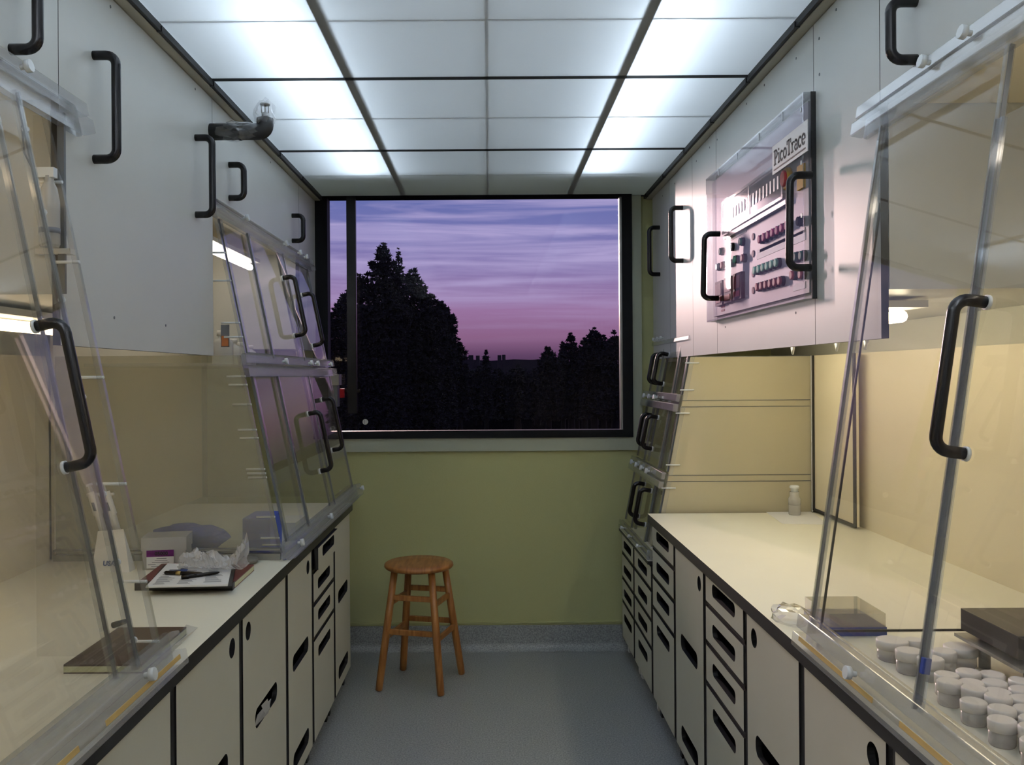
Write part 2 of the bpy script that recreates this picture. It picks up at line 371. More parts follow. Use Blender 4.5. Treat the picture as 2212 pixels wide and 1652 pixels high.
# ------------------------------------------------------------------ ceiling light panels
CX0, CX1 = -.935, .905
seams = [-1.6, -.83, .115, 1.06, 2.007, 2.953, 3.899, YW]
plabels = {5: 'translucent ceiling light panel nearest the window, its far end darker', 4: 'translucent ceiling light panel in the middle, between the two black joints', 3: 'translucent ceiling light panel cut off by the top of the photo',
           2: 'translucent ceiling light panel above the camera', 1: 'translucent ceiling light panel just behind the camera', 0: 'translucent ceiling light panel at the far back behind the camera'}
for i in range(len(seams) - 1):
    y0, y1 = seams[i] + .003, seams[i + 1] - .003
    lab = plabels.get(i - 1, 'translucent ceiling light panel at the rear wall')
    pn = empty('ceiling_light_panel', (0, (y0 + y1) / 2, CZ), lab, 'ceiling light', 'translucent light panels of the ceiling')
    MB().add([(CX0, y0, CZ + .006), (CX1, y0, CZ + .006), (CX1, y1, CZ + .006), (CX0, y1, CZ + .006)], [(0, 3, 2, 1)]).build('diffuser', 'ceiling_diffuser', pn)
    for x, w_ in ((-.473, .030), (0, .010), (.462, .030)):
        MB().box(x - w_ / 2, x + w_ / 2, y0, y1, CZ + .008, CZ + .012).build('rib', 'rib_grey', pn)
    ym = (seams[i] + seams[i + 1]) / 2 if i < 6 else 4.40
    MB().box(CX0, CX1, ym - .004, ym + .004, CZ + .0085, CZ + .0125).build('cross_rib', 'rib_grey', pn)
    MB().box(CX0, CX1, y1 + .0, y1 + .006, CZ - .002, CZ + .010).build('joint_strip', 'core_black', pn)
m = MB()
for y in (4.40,): m.box(CX0, CX1, y, y + .01, CZ + .05, CZ + .20)  # added unseen baffle: blocks tube light so the panel's far end darkens
struct(m, 'added_light_baffle', 'plenum')
for s in (-1, 1):
    for y0 in (-1.25, -.05, 1.15, 2.35, 3.52):
        x = -.62 if s < 0 else .56
        tb = empty('fluorescent_tube', (x, y0, CZ + .12), 'fluorescent tubes glowing through the %s ceiling panels' % ('left' if s < 0 else 'right'), 'light tube', 'fluorescent tubes above the %s ceiling panels' % ('left' if s < 0 else 'right'))
        ln = 1.15 if y0 < 3.4 else .86
        for dx in (-.035, .035): MB().tube([(x + dx, y0, CZ + .11), (x + dx, y0 + ln, CZ + .11)], .014, 8).build('tube', 'tube_light' if y0 > 1 else 'tube_light_rear_boosted', tb)
        MB().box(x - .09, x + .09, y0, y0 + ln, CZ + .165, CZ + .19).build('reflector', 'plenum', tb)
for s, side, xf in ((-1, 'left', -.974), (1, 'right', .927)):
    m = MB(); m.box(xf + s * .01, xf - s * .030, YF, YW, CZ - .020, CZ + .004, 0); struct(m, 'trim_4' if s < 0 else 'trim_5', 'trim_beige')
    m = MB(); m.box(xf - s * .030, xf - s * .042, YF, YW, CZ - .016, CZ + .004, 0)
    for k in range(14): m.box(xf - s * .030, xf - s * .046, YF + .3 + k * .473, YF + .308 + k * .473, CZ - .018, CZ - .002, 0)
    struct(m, 'trim_6' if s < 0 else 'trim_7', 'core_black')
    m = MB(); m.box(xf + s * .01, s * XW, YF, YW, CZ - .012, CZ + .004, 0); m.box(CX0 if s < 0 else CX1, xf + s * .01, YF, YW, CZ + .004, CZ + .016); struct(m, 'ceiling_%s_edge' % side, 'plenum')
# ------------------------------------------------------------------ wall cabinets
def screw(m, x, y, z, s, r=.004): m.lathe([(r, 0), (r, .001)], (x, y, z), 10, 1, axis=(-s, 0, 0))
def wall_cabinet(s, y0, y1, z0, label, handles=(), screws=(), group='white wall cabinets'):
    xf = -.974 if s < 0 else .927
    c = empty('wall_cabinet', (s * 1.25, (y0 + y1) / 2, z0), label, 'wall cabinet', group)
    MB().box(xf + s * .020, s * 1.585, y0 + .001, y1 - .001, z0 + (.115 if z0 < 1.69 else 0), CZ - .021, 0).build('body', 'laminate_white', c)
    d = plate('door', xf, xf + s * .018, box_outline(y0 + .0015, y1 - .0015, z0 - .001, CZ - .022), [], ['laminate_white', 'core_black'], c)
    for (y, za, zb) in handles: handle(d, (xf, y, za), (xf, y, zb), (-s, 0, 0), .056, .0115)
    m = MB()
    for y, z in screws: screw(m, xf, y, z, s)
    if screws: m.build('screw', ['metal_grey', 'grey_edge'], d)
    return c
HS, HL, HT = 2.232, 2.10, 2.357
wall_cabinet(-1, -1.55, .88, 2.20, 'white wall cabinet at the left above and behind the camera')
wall_cabinet(-1, .88, 1.975, 2.20, 'short white wall cabinet at the left edge of the photo above the near hood', [(1.777, HS, HT)])
c = wall_cabinet(-1, 1.975, 3.076, 1.635, 'tall white wall cabinet door on the left with two long black handles', [(2.151, HL, HT), (2.898, HL, HT)], [(2.26, 1.715), (2.62, 1.715), (2.25, 2.52), (2.9, 2.52)])
MB().box(-.9735, -.958, 1.965, 1.974, 1.75, 2.16).build('side_edge', 'grey_edge', c, 'dark grey upright edge strip')
wall_cabinet(-1, 3.076, 4.478, 2.20, 'short white wall cabinet above the far left hood with two short handles', [(3.273, HS, HT), (4.32, HS, HT)], [(3.9, 2.52)])
wall_cabinet(-1, 4.478, YW - .036, 1.70, 'narrow white wall cabinet on the left next to the window')
wall_cabinet(1, -1.55, 1.0, 2.20, 'white wall cabinet at the right above and behind the camera')
wall_cabinet(1, 1.0, 2.048, 2.20, 'short white wall cabinet at the upper right corner with one short black handle', [(1.872, HS, HT)])
wall_cabinet(1, 2.048, 2.463, 1.64, 'narrow plain white wall cabinet right of the control panel', (), [(2.09, 2.5), (2.42, 2.49), (2.42, 2.39), (2.3, 2.52)])
wall_cabinet(1, 2.463, 3.52, 1.64, 'wide white wall cabinet front behind the control panel', (), [(2.60, 2.5), (3.1, 2.52), (2.9, 2.52), (3.5, 2.5), (2.62, 1.74), (3.4, 1.74)])
wall_cabinet(1, 3.52, 3.934, 1.64, 'narrow plain white wall cabinet left of the control panel', (), [(3.62, 2.5), (3.85, 2.5)])
wall_cabinet(1, 3.934, 4.43, 1.64, 'white wall cabinet on the right, its long handle lit by the low sun', [(4.131, HL - .005, HT - .01)], [(4.3, 2.5)])
wall_cabinet(1, 4.43, 4.885, 1.64, 'white wall cabinet on the right nearest the window, in shade', [(4.687, HL - .005, HT - .01)], [(4.6, 2.5)])
# ------------------------------------------------------------------ base cabinets
def slot(yc, zc, w_=.27, h=.058): return rrect(yc - w_ / 2, yc + w_ / 2, zc - h / 2, zc + h / 2, h * .42)
def base_cabinet(s, y0, y1, ztop, X, fronts, label, feet='core_black', door_side=0, name='base_cabinet', group='cream base cabinets'):
    """fronts: list of (z0, z1, holes, kind, out)"""
    c = empty(name, (s * (X + .35), (y0 + y1) / 2, 0), label, 'base cabinet', group)
    m = MB(); xb = s * 1.55; xf = s * (X + .004)
    m.box(xf, xb, y0 + .0005, y0 + .018, .08, ztop); m.box(xf, xb, y1 - .018, y1 - .0005, .08, ztop)
    m.box(xf, xb, y0, y1, .08, .098); m.box(s * (X + .5), s * (X + .51), y0, y1, .08, ztop)
    zs = sorted(set([f[1] for f in fronts if f[1] < ztop - .05]))
    for z in zs: m.box(xf, s * (X + .30), y0, y1, z - .001, z + .011)
    m.build('carcass', 'core_black', c)
    for z0, z1, holes, kind, out in fronts:
        a = y0 + .019; b = y1 - .019
        x0 = s * (X - out)
        d = plate(kind, x0, x0 + s * .016, box_outline(a, b, z0 + .014 if z0 > .1 else z0 + .006, z1 - (.006 if kind == 'drawer' else .001)), holes, ['laminate_cream', 'core_black'], c)
        if kind == 'drawer':
            MB().box(x0 + s * .017, x0 + s * .30, a + .012, b - .012, z0 + .02, z0 + .026).build('drawer_tray', 'core_black', d)
    m = MB()
    for y in (y0 + .02, y1 - .05): m.box(s * (X + .03), s * (X + .07), y, y + .035, 0, .08)
    m.build('foot', feet, c)
    return c
XL, XR = .712, .742
def drawers(y0, y1, out0=0):
    yc = (y0 + y1) / 2
    return [(.765, .872, [slot(yc, .835, .27, .044)], 'drawer', out0), (.632, .765, [slot(yc, .700, .27, .044)], 'drawer', 0), (.492, .632, [slot(yc, .570, .27, .044)], 'drawer', 0), (.08, .492, [slot(yc, .420, .27, .044)], 'drawer', 0)]
def door(y0, y1, hole, mid=True, low=True):
    yc = (y0 + y1) / 2; h = []
    if hole == 'far': h.append(circ(y1 - .085, .812, .027))
    if hole == 'near': h.append(circ(y0 + .075, .812, .027))
    if mid: h.append(slot(yc, .52, .27, .06))
    if low: h.append(slot(yc, .165, .27, .06))
    return [(.08, .872, h, 'door', 0)]
base_cabinet(-1, -1.5, .88, .872, XL, door(-1.5, .88, ''), 'cream base cabinet at the left below the camera')
base_cabinet(-1, .88, 1.41, .872, XL, door(.88, 1.41, 'near'), 'cream base cabinet at the lower left corner, nearest the camera')
base_cabinet(-1, 1.41, 1.945, .872, XL, door(1.41, 1.945, ''), 'cream base cabinet door under the end of the left near hood')
base_cabinet(-1, 1.945, 2.476, .872, XL, door(1.945, 2.476, 'far'), 'cream base cabinet on the left with its round hole at the far edge')
base_cabinet(-1, 2.476, 3.034, .872, XL, door(2.476, 3.034, 'near'), 'cream base cabinet on the left with torn plastic in its slot')
base_cabinet(-1, 3.034, 3.478, .872, XL, door(3.034, 3.478, 'far'), 'cream base cabinet on the left with a round hole and two slots')
base_cabinet(-1, 3.478, 3.964, .872, XL, drawers(3.478, 3.964, .02), 'cream drawer cabinet on the left, top drawer slightly open')
base_cabinet(-1, 3.964, 4.425, .872, XL, door(3.964, 4.425, '', ), 'cream base cabinet at the far left end with two slots')
base_cabinet(1, -1.5, 1.0, .872, XR, door(-1.5, 1.0, ''), 'cream base cabinet at the right below the camera')
base_cabinet(1, 1.0, 1.615, .872, XR, door(1.0, 1.615, 'far'), 'cream base cabinet at the lower right corner, nearest the camera')
base_cabinet(1, 1.615, 2.075, .872, XR, door(1.615, 2.075, 'near'), 'cream base cabinet on the right under the hood, round hole at its near edge')
base_cabinet(1, 2.075, 2.533, .872, XR, door(2.075, 2.533, 'far'), 'cream base cabinet on the right with its round hole beside the drawers')
base_cabinet(1, 2.533, 3.011, .872, XR, drawers(2.533, 3.011), 'cream four drawer cabinet on the right, the larger nearer one')
base_cabinet(1, 3.011, 3.497, .872, XR, door(3.011, 3.497, 'near'), 'cream door cabinet on the right between two drawer cabinets')
base_cabinet(1, 3.497, 3.985, .872, XR, drawers(3.497, 3.985), 'cream four drawer cabinet at the far end of the right worktop')
def lowdrawers(y0, y1):
    yc = (y0 + y1) / 2
    return [(.556, .672, [slot(yc, .616, .25, .042)], 'drawer', 0), (.416, .556, [slot(yc, .481, .25, .042)], 'drawer', 0), (.286, .416, [slot(yc, .348, .25, .042)], 'drawer', 0), (.08, .286, [slot(yc, .210, .25, .042)], 'drawer', 0)]
base_cabinet(1, 3.99, 4.484, .672, XR, lowdrawers(3.99, 4.484), 'low cream drawer cabinet on the right, second from the window', 'white_plastic')
base_cabinet(1, 4.484, 4.905, .672, XR, lowdrawers(4.484, 4.905), 'low cream drawer cabinet on the right against the window wall', 'white_plastic')
def counter(s, X, y0, y1, z0, z1, label):
    return solo(MB().box(s * (X - .012), s * 1.57, y0, y1, z0, z1, 1, 0, 1), 'worktop', ['counter_cream', 'core_black'], label, 'worktop')
counter(-1, XL, -1.55, 4.43, .874, .912, 'left cream worktop with black edge carrying notebooks and pipette tip box')
counter(1, XR, -1.55, 4.02, .874, .912, 'right cream worktop with black edge, largely empty, lit bright')
counter(1, XR, 4.025, 4.91, .674, .69, 'low cream worktop on the right beneath the far small hood')
ZC = .912
# ------------------------------------------------------------------ fume hoods
def sx(h, z): return h['s'] * (h['xb'] + (h['xt'] - h['xb']) * (z - h['zb']) / (h['zt'] - h['zb']))
def knob(m, p, d, r=.012, l=.022, mi=0):
    p = Vector(p); d = Vector(d).normalized(); m.tube([p, p + d * l * .55], r * .45, 8, mi); m.tube([p + d * l * .5, p + d * l], r, 10, mi)
def hood_rail(h, root, name, y0, y1, z, hh=.06, dd=.028, knobs=(), amber=False, tilt=0):
    s = h['s']; x = sx(h, z); n = Vector((-s, 0, .18)).normalized()
    m = MB()
    A = Vector((x, y0, z)); B = Vector((x, y1, z)); upv = Vector((s * (h['xt'] - h['xb']) / (h['zt'] - h['zb']), 0, 1)).normalized()
    def strip(c, up0, up1, n0, n1, mi):
        q = [A + upv * up0 + n * n0, A + upv * up1 + n * n0, A + upv * up1 + n * n1, A + upv * up0 + n * n1]
        r = [v + (B - A) for v in q]
        m.add(q + r, [(0, 1, 2, 3), (7, 6, 5, 4), (0, 4, 5, 1), (1, 5, 6, 2), (2, 6, 7, 3), (3, 7, 4, 0)], mi)
    strip(0, -hh / 2, -hh * .06, .004, dd, 0); strip(0, hh * .08, hh / 2, .004, dd * .8, 0); strip(0, -hh / 2, hh / 2, -.012, .002, 1)
    o = m.build(name, ['rail_acrylic', 'edge_acrylic'], root, bevel=.003)
    if amber:
        m = MB(); c = A - upv * hh * .12 + n * (dd + .001); d = B - upv * hh * .12 + n * (dd + .001); k = 5
        for i in range(k):
            a = c.lerp(d, (i + .12) / k); b = c.lerp(d, (i + .9) / k); m.slab([a - upv * .005, b - upv * .005, b + upv * .005, a + upv * .005], .002)
        m.build('tape_strip', 'amber_strip', o, 'yellowish strip')
    if knobs:
        for y in knobs:
            k = MB(); knob(k, Vector((x, y, z)) + n * (dd - .002) + upv * hh * .15, n, .013 if hh > .05 else .009); k.build('knob', 'knob_white', o)
    return o
def pane(h, root, name, y0, y1, z0, z1, lift=0, hnd=None, stile=True, mat='clear_acrylic', hside=1, w_=.014):
    s = h['s']; n = Vector((-s, 0, 0)) * lift
    P = lambda y, z: Vector((sx(h, z), y, z)) + n
    o = MB().slab([P(y0, z0), P(y1, z0), P(y1, z1), P(y0, z1)], .005).build(name, mat, root)
    if stile:
        for y, sg in ((y0, 1), (y1, -1)):
            MB().slab([P(y, z0), P(y + sg * w_, z0), P(y + sg * w_, z1), P(y, z1)], .014).build('stile', 'edge_acrylic', o)
            MB().slab([P(y - sg * .001, z0), P(y + sg * .001, z0), P(y + sg * .001, z1), P(y - sg * .001, z1)], .008).build('stile_edge', 'grey_edge', o)
    if hnd:
        for (y, za, zb) in hnd:
            a, b = P(y, za), P(y, zb); d = (b - a).normalized(); out = Vector((-s, 0, 0)); out = (out - d * out.dot(d)).normalized()
            hm = MB().tube(handle_path(a + out * .007, b + out * .007, out, .052, .024), .0105, 14).build('handle', 'black_plastic', o)
            for q in (a, b): MB().tube([q + out * .002, q + out * .008], .013, 14).build('washer', 'knob_white', o)
    return o
def side_frame(h, root, y, z0, z1, xback, mat, frame='edge_acrylic', pins=(), th=.008, inset=0.0, name='end_panel', wf=.012):
    s = h['s']; P = lambda z, i=0: Vector((sx(h, z) + s * (inset + i), y, z)); Q = lambda z: Vector((xback, y, z))
    o = MB().slab([P(z0), Q(z0), Q(z1), P(z1)], th).build(name, mat, root)
    MB().slab([P(z0), P(z0, wf), P(z1, wf), P(z1)], th * 1.6).build('front_edge', frame, o)
    if pins:
        for z in pins:
            p = P(z, .01); MB().tube([p + Vector((-s * .012, 0, 0)), p + Vector((s * .055, 0, 0))], .0035, 8).build('pin', 'knob_white', o)
    return o
def hood_box(h, root, y0, y1, z0, z1, ztop_lid=True, xback=1.55):
    s = h['s']; m = MB()
    m.box(s * xback, s * (xback + .01), y0, y1, z0, z1)
    if ztop_lid: m.box(s * 1.0, s * xback, y0, y1, z1 - .005, z1)
    return m.build('liner', 'hood_liner', root, 'cream inner back and top')
def lamp(root, x, y0, y1, z, mat, w_=.09, r=.016):
    b = MB().box(x - w_ / 2, x + w_ / 2, y0, y1, z + .012, z + .03).build('lamp_tray', 'white_plastic', root)
    MB().tube([(x, y0 + .02, z - .01), (x, y1 - .02, z - .01)], r, 10).build('tube', mat, b)
# near left hood
hl = dict(s=-1, xb=.712, xt=.965, zb=.93, zt=2.17)
g = empty('fume_hood', (-1.1, 1.2, ZC), 'clear acrylic fume hood at the left edge, nearest the camera, sash slid open', 'fume hood', 'clear acrylic fume hoods')
hood_box(hl, g, -.4, 1.97, ZC, 2.195)
hood_rail(hl, g, 'top_rail', -.4, 2.05, 2.165, .075, .035, (.9, 1.45, 1.74), tilt=1)
hood_rail(hl, g, 'bottom_rail', -.4, 1.945, .952, .075, .035, (1.72, 1.1), amber=True)
pane(hl, g, 'sash', 1.12, 1.765, .97, 2.14, .004, [(1.63, 1.39, 1.655)], w_=.016)
pane(hl, g, 'fixed_pane', .35, 1.70, .97, 2.14, -.014, w_=.012)
side_frame(hl, g, 1.955, ZC + .022, 2.15, -1.02, 'clear_acrylic', pins=(1.10, 1.32, 1.56, 1.82, 2.0, .965), inset=.028)
for z in (1.18, 1.02, 1.32, 1.52, 1.72, 1.90, 2.07): m = MB(); knob(m, (sx(hl, z), 1.772, z), (-.2, 1, 0), .007, .014); m.build('pin', 'knob_white', g)
lamp(g, -1.28, .2, 1.7, 2.10, 'warm_tube')
# far left hood
hf = dict(s=-1, xb=.712, xt=.970, zb=.90, zt=2.17)
g = empty('fume_hood', (-1.1, 3.87, ZC), 'clear acrylic fume hood on the left beyond the notebooks, two tiers of sashes', 'fume hood', 'clear acrylic fume hoods')
hood_box(hf, g, 3.09, 4.68, ZC, 2.19)
hood_rail(hf, g, 'top_rail', 3.06, 4.72, 2.155, .06, .028, (3.35, 4.0, 4.45, 4.3))
hood_rail(hf, g, 'middle_rail', 3.06, 4.70, 1.60, .085, .028, (3.5, 4.0, 4.15, 4.5))
hood_rail(hf, g, 'bottom_rail', 3.04, 4.70, .945, .06, .035, (3.12, 3.7, 4.62))
pane(hf, g, 'upper_sash', 3.46, 4.05, 1.63, 2.13, .002, [(3.93, 1.71, 2.02)] and [(3.92, 1.74, 2.0)], w_=.011)
pane(hf, g, 'upper_sash', 4.0, 4.66, 1.63, 2.13, -.012, [(4.36, 1.71, 1.965)], w_=.011)
pane(hf, g, 'upper_pane', 3.14, 3.52, 1.63, 2.13, -.012, w_=.02)
pane(hf, g, 'lower_sash', 3.46, 4.05, .96, 1.56, .002, [(3.86, 1.135, 1.39)], w_=.011)
pane(hf, g, 'lower_sash', 4.0, 4.66, .96, 1.56, -.012, [(4.30, 1.19, 1.44)], w_=.011)
pane(hf, g, 'lower_pane', 3.14, 3.52, .96, 1.56, -.012, w_=.02)
o = side_frame(hf, g, 3.085, ZC + .02, 1.635, -1.54, 'hazy_acrylic', pins=(.96, .985, 1.06, 1.20, 1.215, 1.23, 1.34, 1.37, 1.46, 1.53, 1.56), inset=.02)
side_frame(hf, g, 3.085, 1.64, 2.15, -.985, 'clear_acrylic', pins=(1.70, 1.75, 1.9, 2.0), inset=.0, name='upper_end_panel')
MB().box(-.74, -1.54, 3.06, 3.082, ZC, ZC + .022).box(-.74, -1.54, 3.058, 3.084, ZC + .034, ZC + .04).build('end_rail', 'metal_grey', o)
side_frame(hf, g, 4.67, ZC, 2.15, -1.54, 'clear_acrylic', inset=.01)
lamp(g, -1.2, 3.3, 4.4, 2.12, 'hood_tube_cool')
# near right hood
hr = dict(s=1, xb=.742, xt=.925, zb=.93, zt=2.17)
g = empty('fume_hood', (1.1, 1.2, ZC), 'clear acrylic fume hood at the right edge, nearest the camera, white jars inside', 'fume hood', 'clear acrylic fume hoods')
hood_box(hr, g, -.4, 2.04, ZC, 2.195)
hood_rail(hr, g, 'top_rail', -.4, 2.12, 2.165, .075, .035, (1.60, 1.75, 1.35))
hood_rail(hr, g, 'bottom_rail', -.4, 2.045, .952, .075, .035, (1.70, 1.1), amber=True)
pane(hr, g, 'fixed_pane', 1.54, 2.05, .97, 2.14, -.012, w_=.011)
o = pane(hr, g, 'sash', .92, 1.52, .97, 2.0, .006, [(1.465, 1.42, 1.675)], w_=.004)
Pn = lambda y, z: Vector((sx(hr, z) - .004, y, z))
MB().slab([Pn(1.502, .97), Pn(1.52, .97), Pn(1.52, 2.0), Pn(1.502, 2.0)], .010).build('wide_stile', 'blue_edge_acrylic', o, 'bluish clear edge strip')
MB().slab([Pn(1.505, 1.035), Pn(1.514, 1.035), Pn(1.514, 1.062), Pn(1.505, 1.062)], .014).build('blue_tab', 'blue_plastic', o, 'blue tab')
o = side_frame(hr, g, 2.06, ZC + .03, 2.15, 1.54, 'clear_acrylic', inset=.01, wf=.014)
m = MB(); P = lambda i, z: Vector((sx(hr, z) + i, 2.054, z))
m.slab([P(.033, .96), P(.038, .96), P(.038, 2.13), P(.033, 2.13)], .004); m.slab([P(.05, .946), (1.54, 2.054, .946), (1.54, 2.054, .951), P(.05, .951)], .004)
m.slab([P(.033, .96), P(.05, .946), P(.053, .951), P(.038, .964)], .004)
m.build('gasket', 'core_black', o, 'thin black rounded edging')
lamp(g, 1.25, .3, 1.6, 2.10, 'hood_tube_right')
# far right hood, three tiers, low base
h3 = dict(s=1, xb=.745, xt=.925, zb=.70, zt=1.64)
h3['xt'] = .745 + (.963 - .745) * (1.64 - .70) / (1.75 - .70)
g = empty('fume_hood', (1.1, 4.45, .69), 'small clear acrylic fume hood at the far right with three tiers of paired handles', 'fume hood', 'clear acrylic fume hoods')
MB().box(1.5, 1.51, 4.07, 4.88, .69, 1.635).box(.98, 1.5, 4.07, 4.88, 1.625, 1.635).build('liner', 'hood_liner', g)
xt = .90
hood_rail(dict(h3, xb=.745, xt=.745), g, 'bottom_rail', 4.03, 4.90, .715, .045, .02, (4.2, 4.45, 4.7))
h3 = dict(s=1, xb=.745, xt=.94, zb=.70, zt=1.70)
hood_rail(h3, g, 'top_rail', 4.0, 4.90, 1.735, .05, .024, (4.6, 4.7, 4.8))
hood_rail(h3, g, 'middle_rail', 4.03, 4.90, 1.42, .085, .028, (4.45, 4.6, 4.75))
hood_rail(h3, g, 'middle_rail', 4.03, 4.90, 1.06, .075, .028, (4.3, 4.45, 4.6, 4.75))
for z0, z1, ha, hb, ya, yb in ((1.46, 1.71, 1.505, 1.655, 4.45, 4.66), (1.10, 1.38, 1.175, 1.335, 4.42, 4.64), (.745, 1.02, .82, .985, 4.25, 4.50)):
    pane(h3, g, 'sash', 4.20, 4.60, z0, z1, .004, [(ya, ha, hb)], w_=.012)
    pane(h3, g, 'sash', 4.55, 4.88, z0, z1, -.010, [(yb, ha, hb)], w_=.012)
    pane(h3, g, 'fixed_pane', 4.06, 4.22, z0, z1, -.010, w_=.02)
o = MB()
for z0, z1 in ((1.430, 1.638), (1.085, 1.405), (.70, 1.06)):
    pass
P3 = lambda z: Vector((sx(h3, z) + .012, 4.05, z))
for z0, z1, nm in ((1.432, 1.638, 'upper_end_panel'), (1.084, 1.404, 'middle_end_panel'), (.70, 1.056, 'lower_end_panel')):
    o = MB().slab([P3(z0), (1.497, 4.05, z0), (1.497, 4.05, z1), P3(z1)], .008).build(nm, 'cream_acrylic', g)
    m = MB(); m.slab([P3(z0), (1.497, 4.05, z0), (1.497, 4.05, z0 + .0025), P3(z0 + .0025)], .010); m.slab([P3(z1 - .0025), (1.497, 4.05, z1 - .0025), (1.497, 4.05, z1), P3(z1)], .010)
    m.build('panel_edge', 'grey_edge', o)
    MB().slab([P3(z0), P3(z0) + Vector((.02, 0, 0)), P3(z1) + Vector((.02, 0, 0)), P3(z1)], .014).build('front_edge', 'rail_acrylic', o)
    for z in (z0 + .05, z1 - .03): MB().tube([P3(z) + Vector((-.02, -.008, 0)), P3(z) + Vector((.045, -.008, 0))], .0035, 8).build('pin', 'knob_white', o)
    if z1 < 1.6: MB().slab([P3(z1 + .001), (1.497, 4.05, z1 + .001), (1.497, 4.05, z1 + .027), P3(z1 + .027)], .006).build('joint_strip', 'cream_acrylic', g)
side_frame(h3, g, 4.06, 1.64, 1.75, .99, 'clear_acrylic', name='top_end_panel')
# bay back walls
def liner(s, y0, y1, z0, z1, label): return solo(MB().box(s * 1.552, s * 1.57, y0, y1, z0, z1), 'splashback', 'hood_liner', label, 'splashback')
liner(1, 2.06, 4.045, ZC, 1.64, 'cream splashback behind the bright right worktop')
liner(-1, 1.98, 3.06, ZC, 1.635, 'cream splashback behind the left worktop with the notebooks')
g = empty('edged_board', (1.53, 3.83, ZC), 'cream board with black edging standing against the right splashback', 'board')
MB().box(1.505, 1.515, 3.56, 4.035, ZC + .012, 1.638).build('board_face', 'hood_liner', g)
MB().box(1.500, 1.504, 3.56, 4.035, ZC + .008, ZC + .020).box(1.500, 1.504, 4.015, 4.035, ZC + .01, 1.638).box(1.500, 1.504, 3.56, 3.585, ZC + .01, 1.638).build('edging', 'core_black', g)
MB().box(1.497, 1.503, 4.036, 4.042, ZC, 1.638).build('corner_strip', 'white_plastic', g)
# bay lamps
g = empty('bay_lamp', (1.25, 3.0, 1.715), 'under-cabinet lamp with white brackets below the right wall cabinets', 'lamp')
lamp(g, 1.08, 2.25, 3.9, 1.715, 'bay_tube', .12)
for y in (2.42, 2.62, 3.0): MB().tube([(1.05, y - .05, 1.72), (1.05, y, 1.625), (1.05, y + .05, 1.72)], .004, 6).build('bracket', 'white_plastic', g)
g = empty('bay_lamp', (-1.25, 2.4, 1.71), 'small under-cabinet lamp below the left wall cabinet door', 'lamp')
lamp(g, -1.28, 2.05, 2.6, 1.71, 'warm_tube', .12)
# ------------------------------------------------------------------ control panel on right cabinets
xf = .927; XP = .914
CP = empty('control_panel', (xf, 3.0, 1.765), 'acrylic-covered control panel with coloured push buttons on the right wall cabinets', 'control panel')
py0, py1, pz0, pz1 = 2.452, 3.552, 1.768, 2.352
MB().box(XP, xf, py0 + .02, py1 - .02, pz0 + .02, pz1 - .02).build('back_plate', 'panel_face', CP)
m = MB(); XC = .893
m.add([(XC, py0, pz0), (XC, py1, pz0), (XC, py1, pz1), (XC, py0, pz1)], [(0, 3, 2, 1)])
cov = MB().box(XC, XC + .005, py0, py1, pz0, pz1).build('cover', 'cover_acrylic', CP, 'clear acrylic cover')
m = MB(); m.box(XC, xf, py0, py0 + .008, pz0, pz1).box(XC, xf, py1 - .008, py1, pz0, pz1).box(XC, xf, py0, py1, pz0, pz0 + .006).box(XC, xf, py0, py1, pz1 - .006, pz1)
m.build('cover_side', 'edge_acrylic', cov)
MB().box(XC + .020, xf, py0 - .004, py0, pz0, pz1).build('cover_gasket', 'core_black', cov)
handle(cov, atX(1752, 378, XC), atX(1750, 578, XC), (-1, 0, 0), .058, .0105)
handle(cov, atX(1554, 505, XC), atX(1551, 644, XC), (-1, 0, 0), .058, .0105)
m = MB()
for y in (2.62, 2.85, 3.1, 3.35): m.box(XC - .002, XC, y, y + .006, pz1 - .03, pz1 - .006)
for z in (1.85, 2.0, 2.15, 2.3): m.box(XC - .002, XC, py0 + .014, py0 + .020, z, z + .012)
m.build('clip', 'knob_white', cov)
S4 = 4.464
def c4(u, v, X=XP): return atX(1530 + u / S4, 350 + v / S4, X)
def ptext(txt, size, X, y0, z0, mi_mat, parent, bold=0, adir=-1):
    cu = bpy.data.curves.new('txt', 'FONT'); cu.body = txt; cu.size = size; cu.extrude = .0004; cu.offset = bold; cu.resolution_u = 3
    tmp = bpy.data.objects.new('tmp', cu); me = bpy.data.meshes.new_from_object(tmp); bpy.data.objects.remove(tmp)
    return me
# name plate
a = atX(1669, 352, XC - .002); b = atX(1745, 294, XC - .002)
ny0, ny1 = b.y, a.y; nzc = (atX(1669, 345, XC).z + atX(1745, 297, XC).z) / 2 + .0
nh = .088
npz = MB().box(XC - .003, XC - .001, ny0, ny1, nzc - nh / 2, nzc + nh / 2).build('name_plate', 'label_white', cov, 'white name plate with black lettering')
def ribbon(m, pts, w_, X, y0, z0, sc_, wz=None):
    """letter stroke: pts in letter units, drawn on a plane of constant X reading towards -Y"""
    P = lambda p, k: Vector((X - k, y0 - p[0] * sc_, z0 + p[1] * sc_))
    for i in range(len(pts) - 1):
        a, b = Vector(pts[i]), Vector(pts[i + 1]); d = (b - a); 
        if d.length < 1e-6: continue
        d.normalize(); n = Vector((-d.y, d.x)) * w_ / 2; e = d * w_ * .18
        q = [a - e - n, b + e - n, b + e + n, a - e + n]
        m.add([P(v, 0) for v in q] + [P(v, .0008) for v in q], [(0, 1, 2, 3), (7, 6, 5, 4), (0, 4, 5, 1), (1, 5, 6, 2), (2, 6, 7, 3), (3, 7, 4, 0)])
def arc(cx, cy, rx, ry, a0, a1, n=12): return [(cx + rx * math.cos(R(a0 + (a1 - a0) * k / n)), cy + ry * math.sin(R(a0 + (a1 - a0) * k / n))) for k in range(n + 1)]
B_, S_ = .16, .075
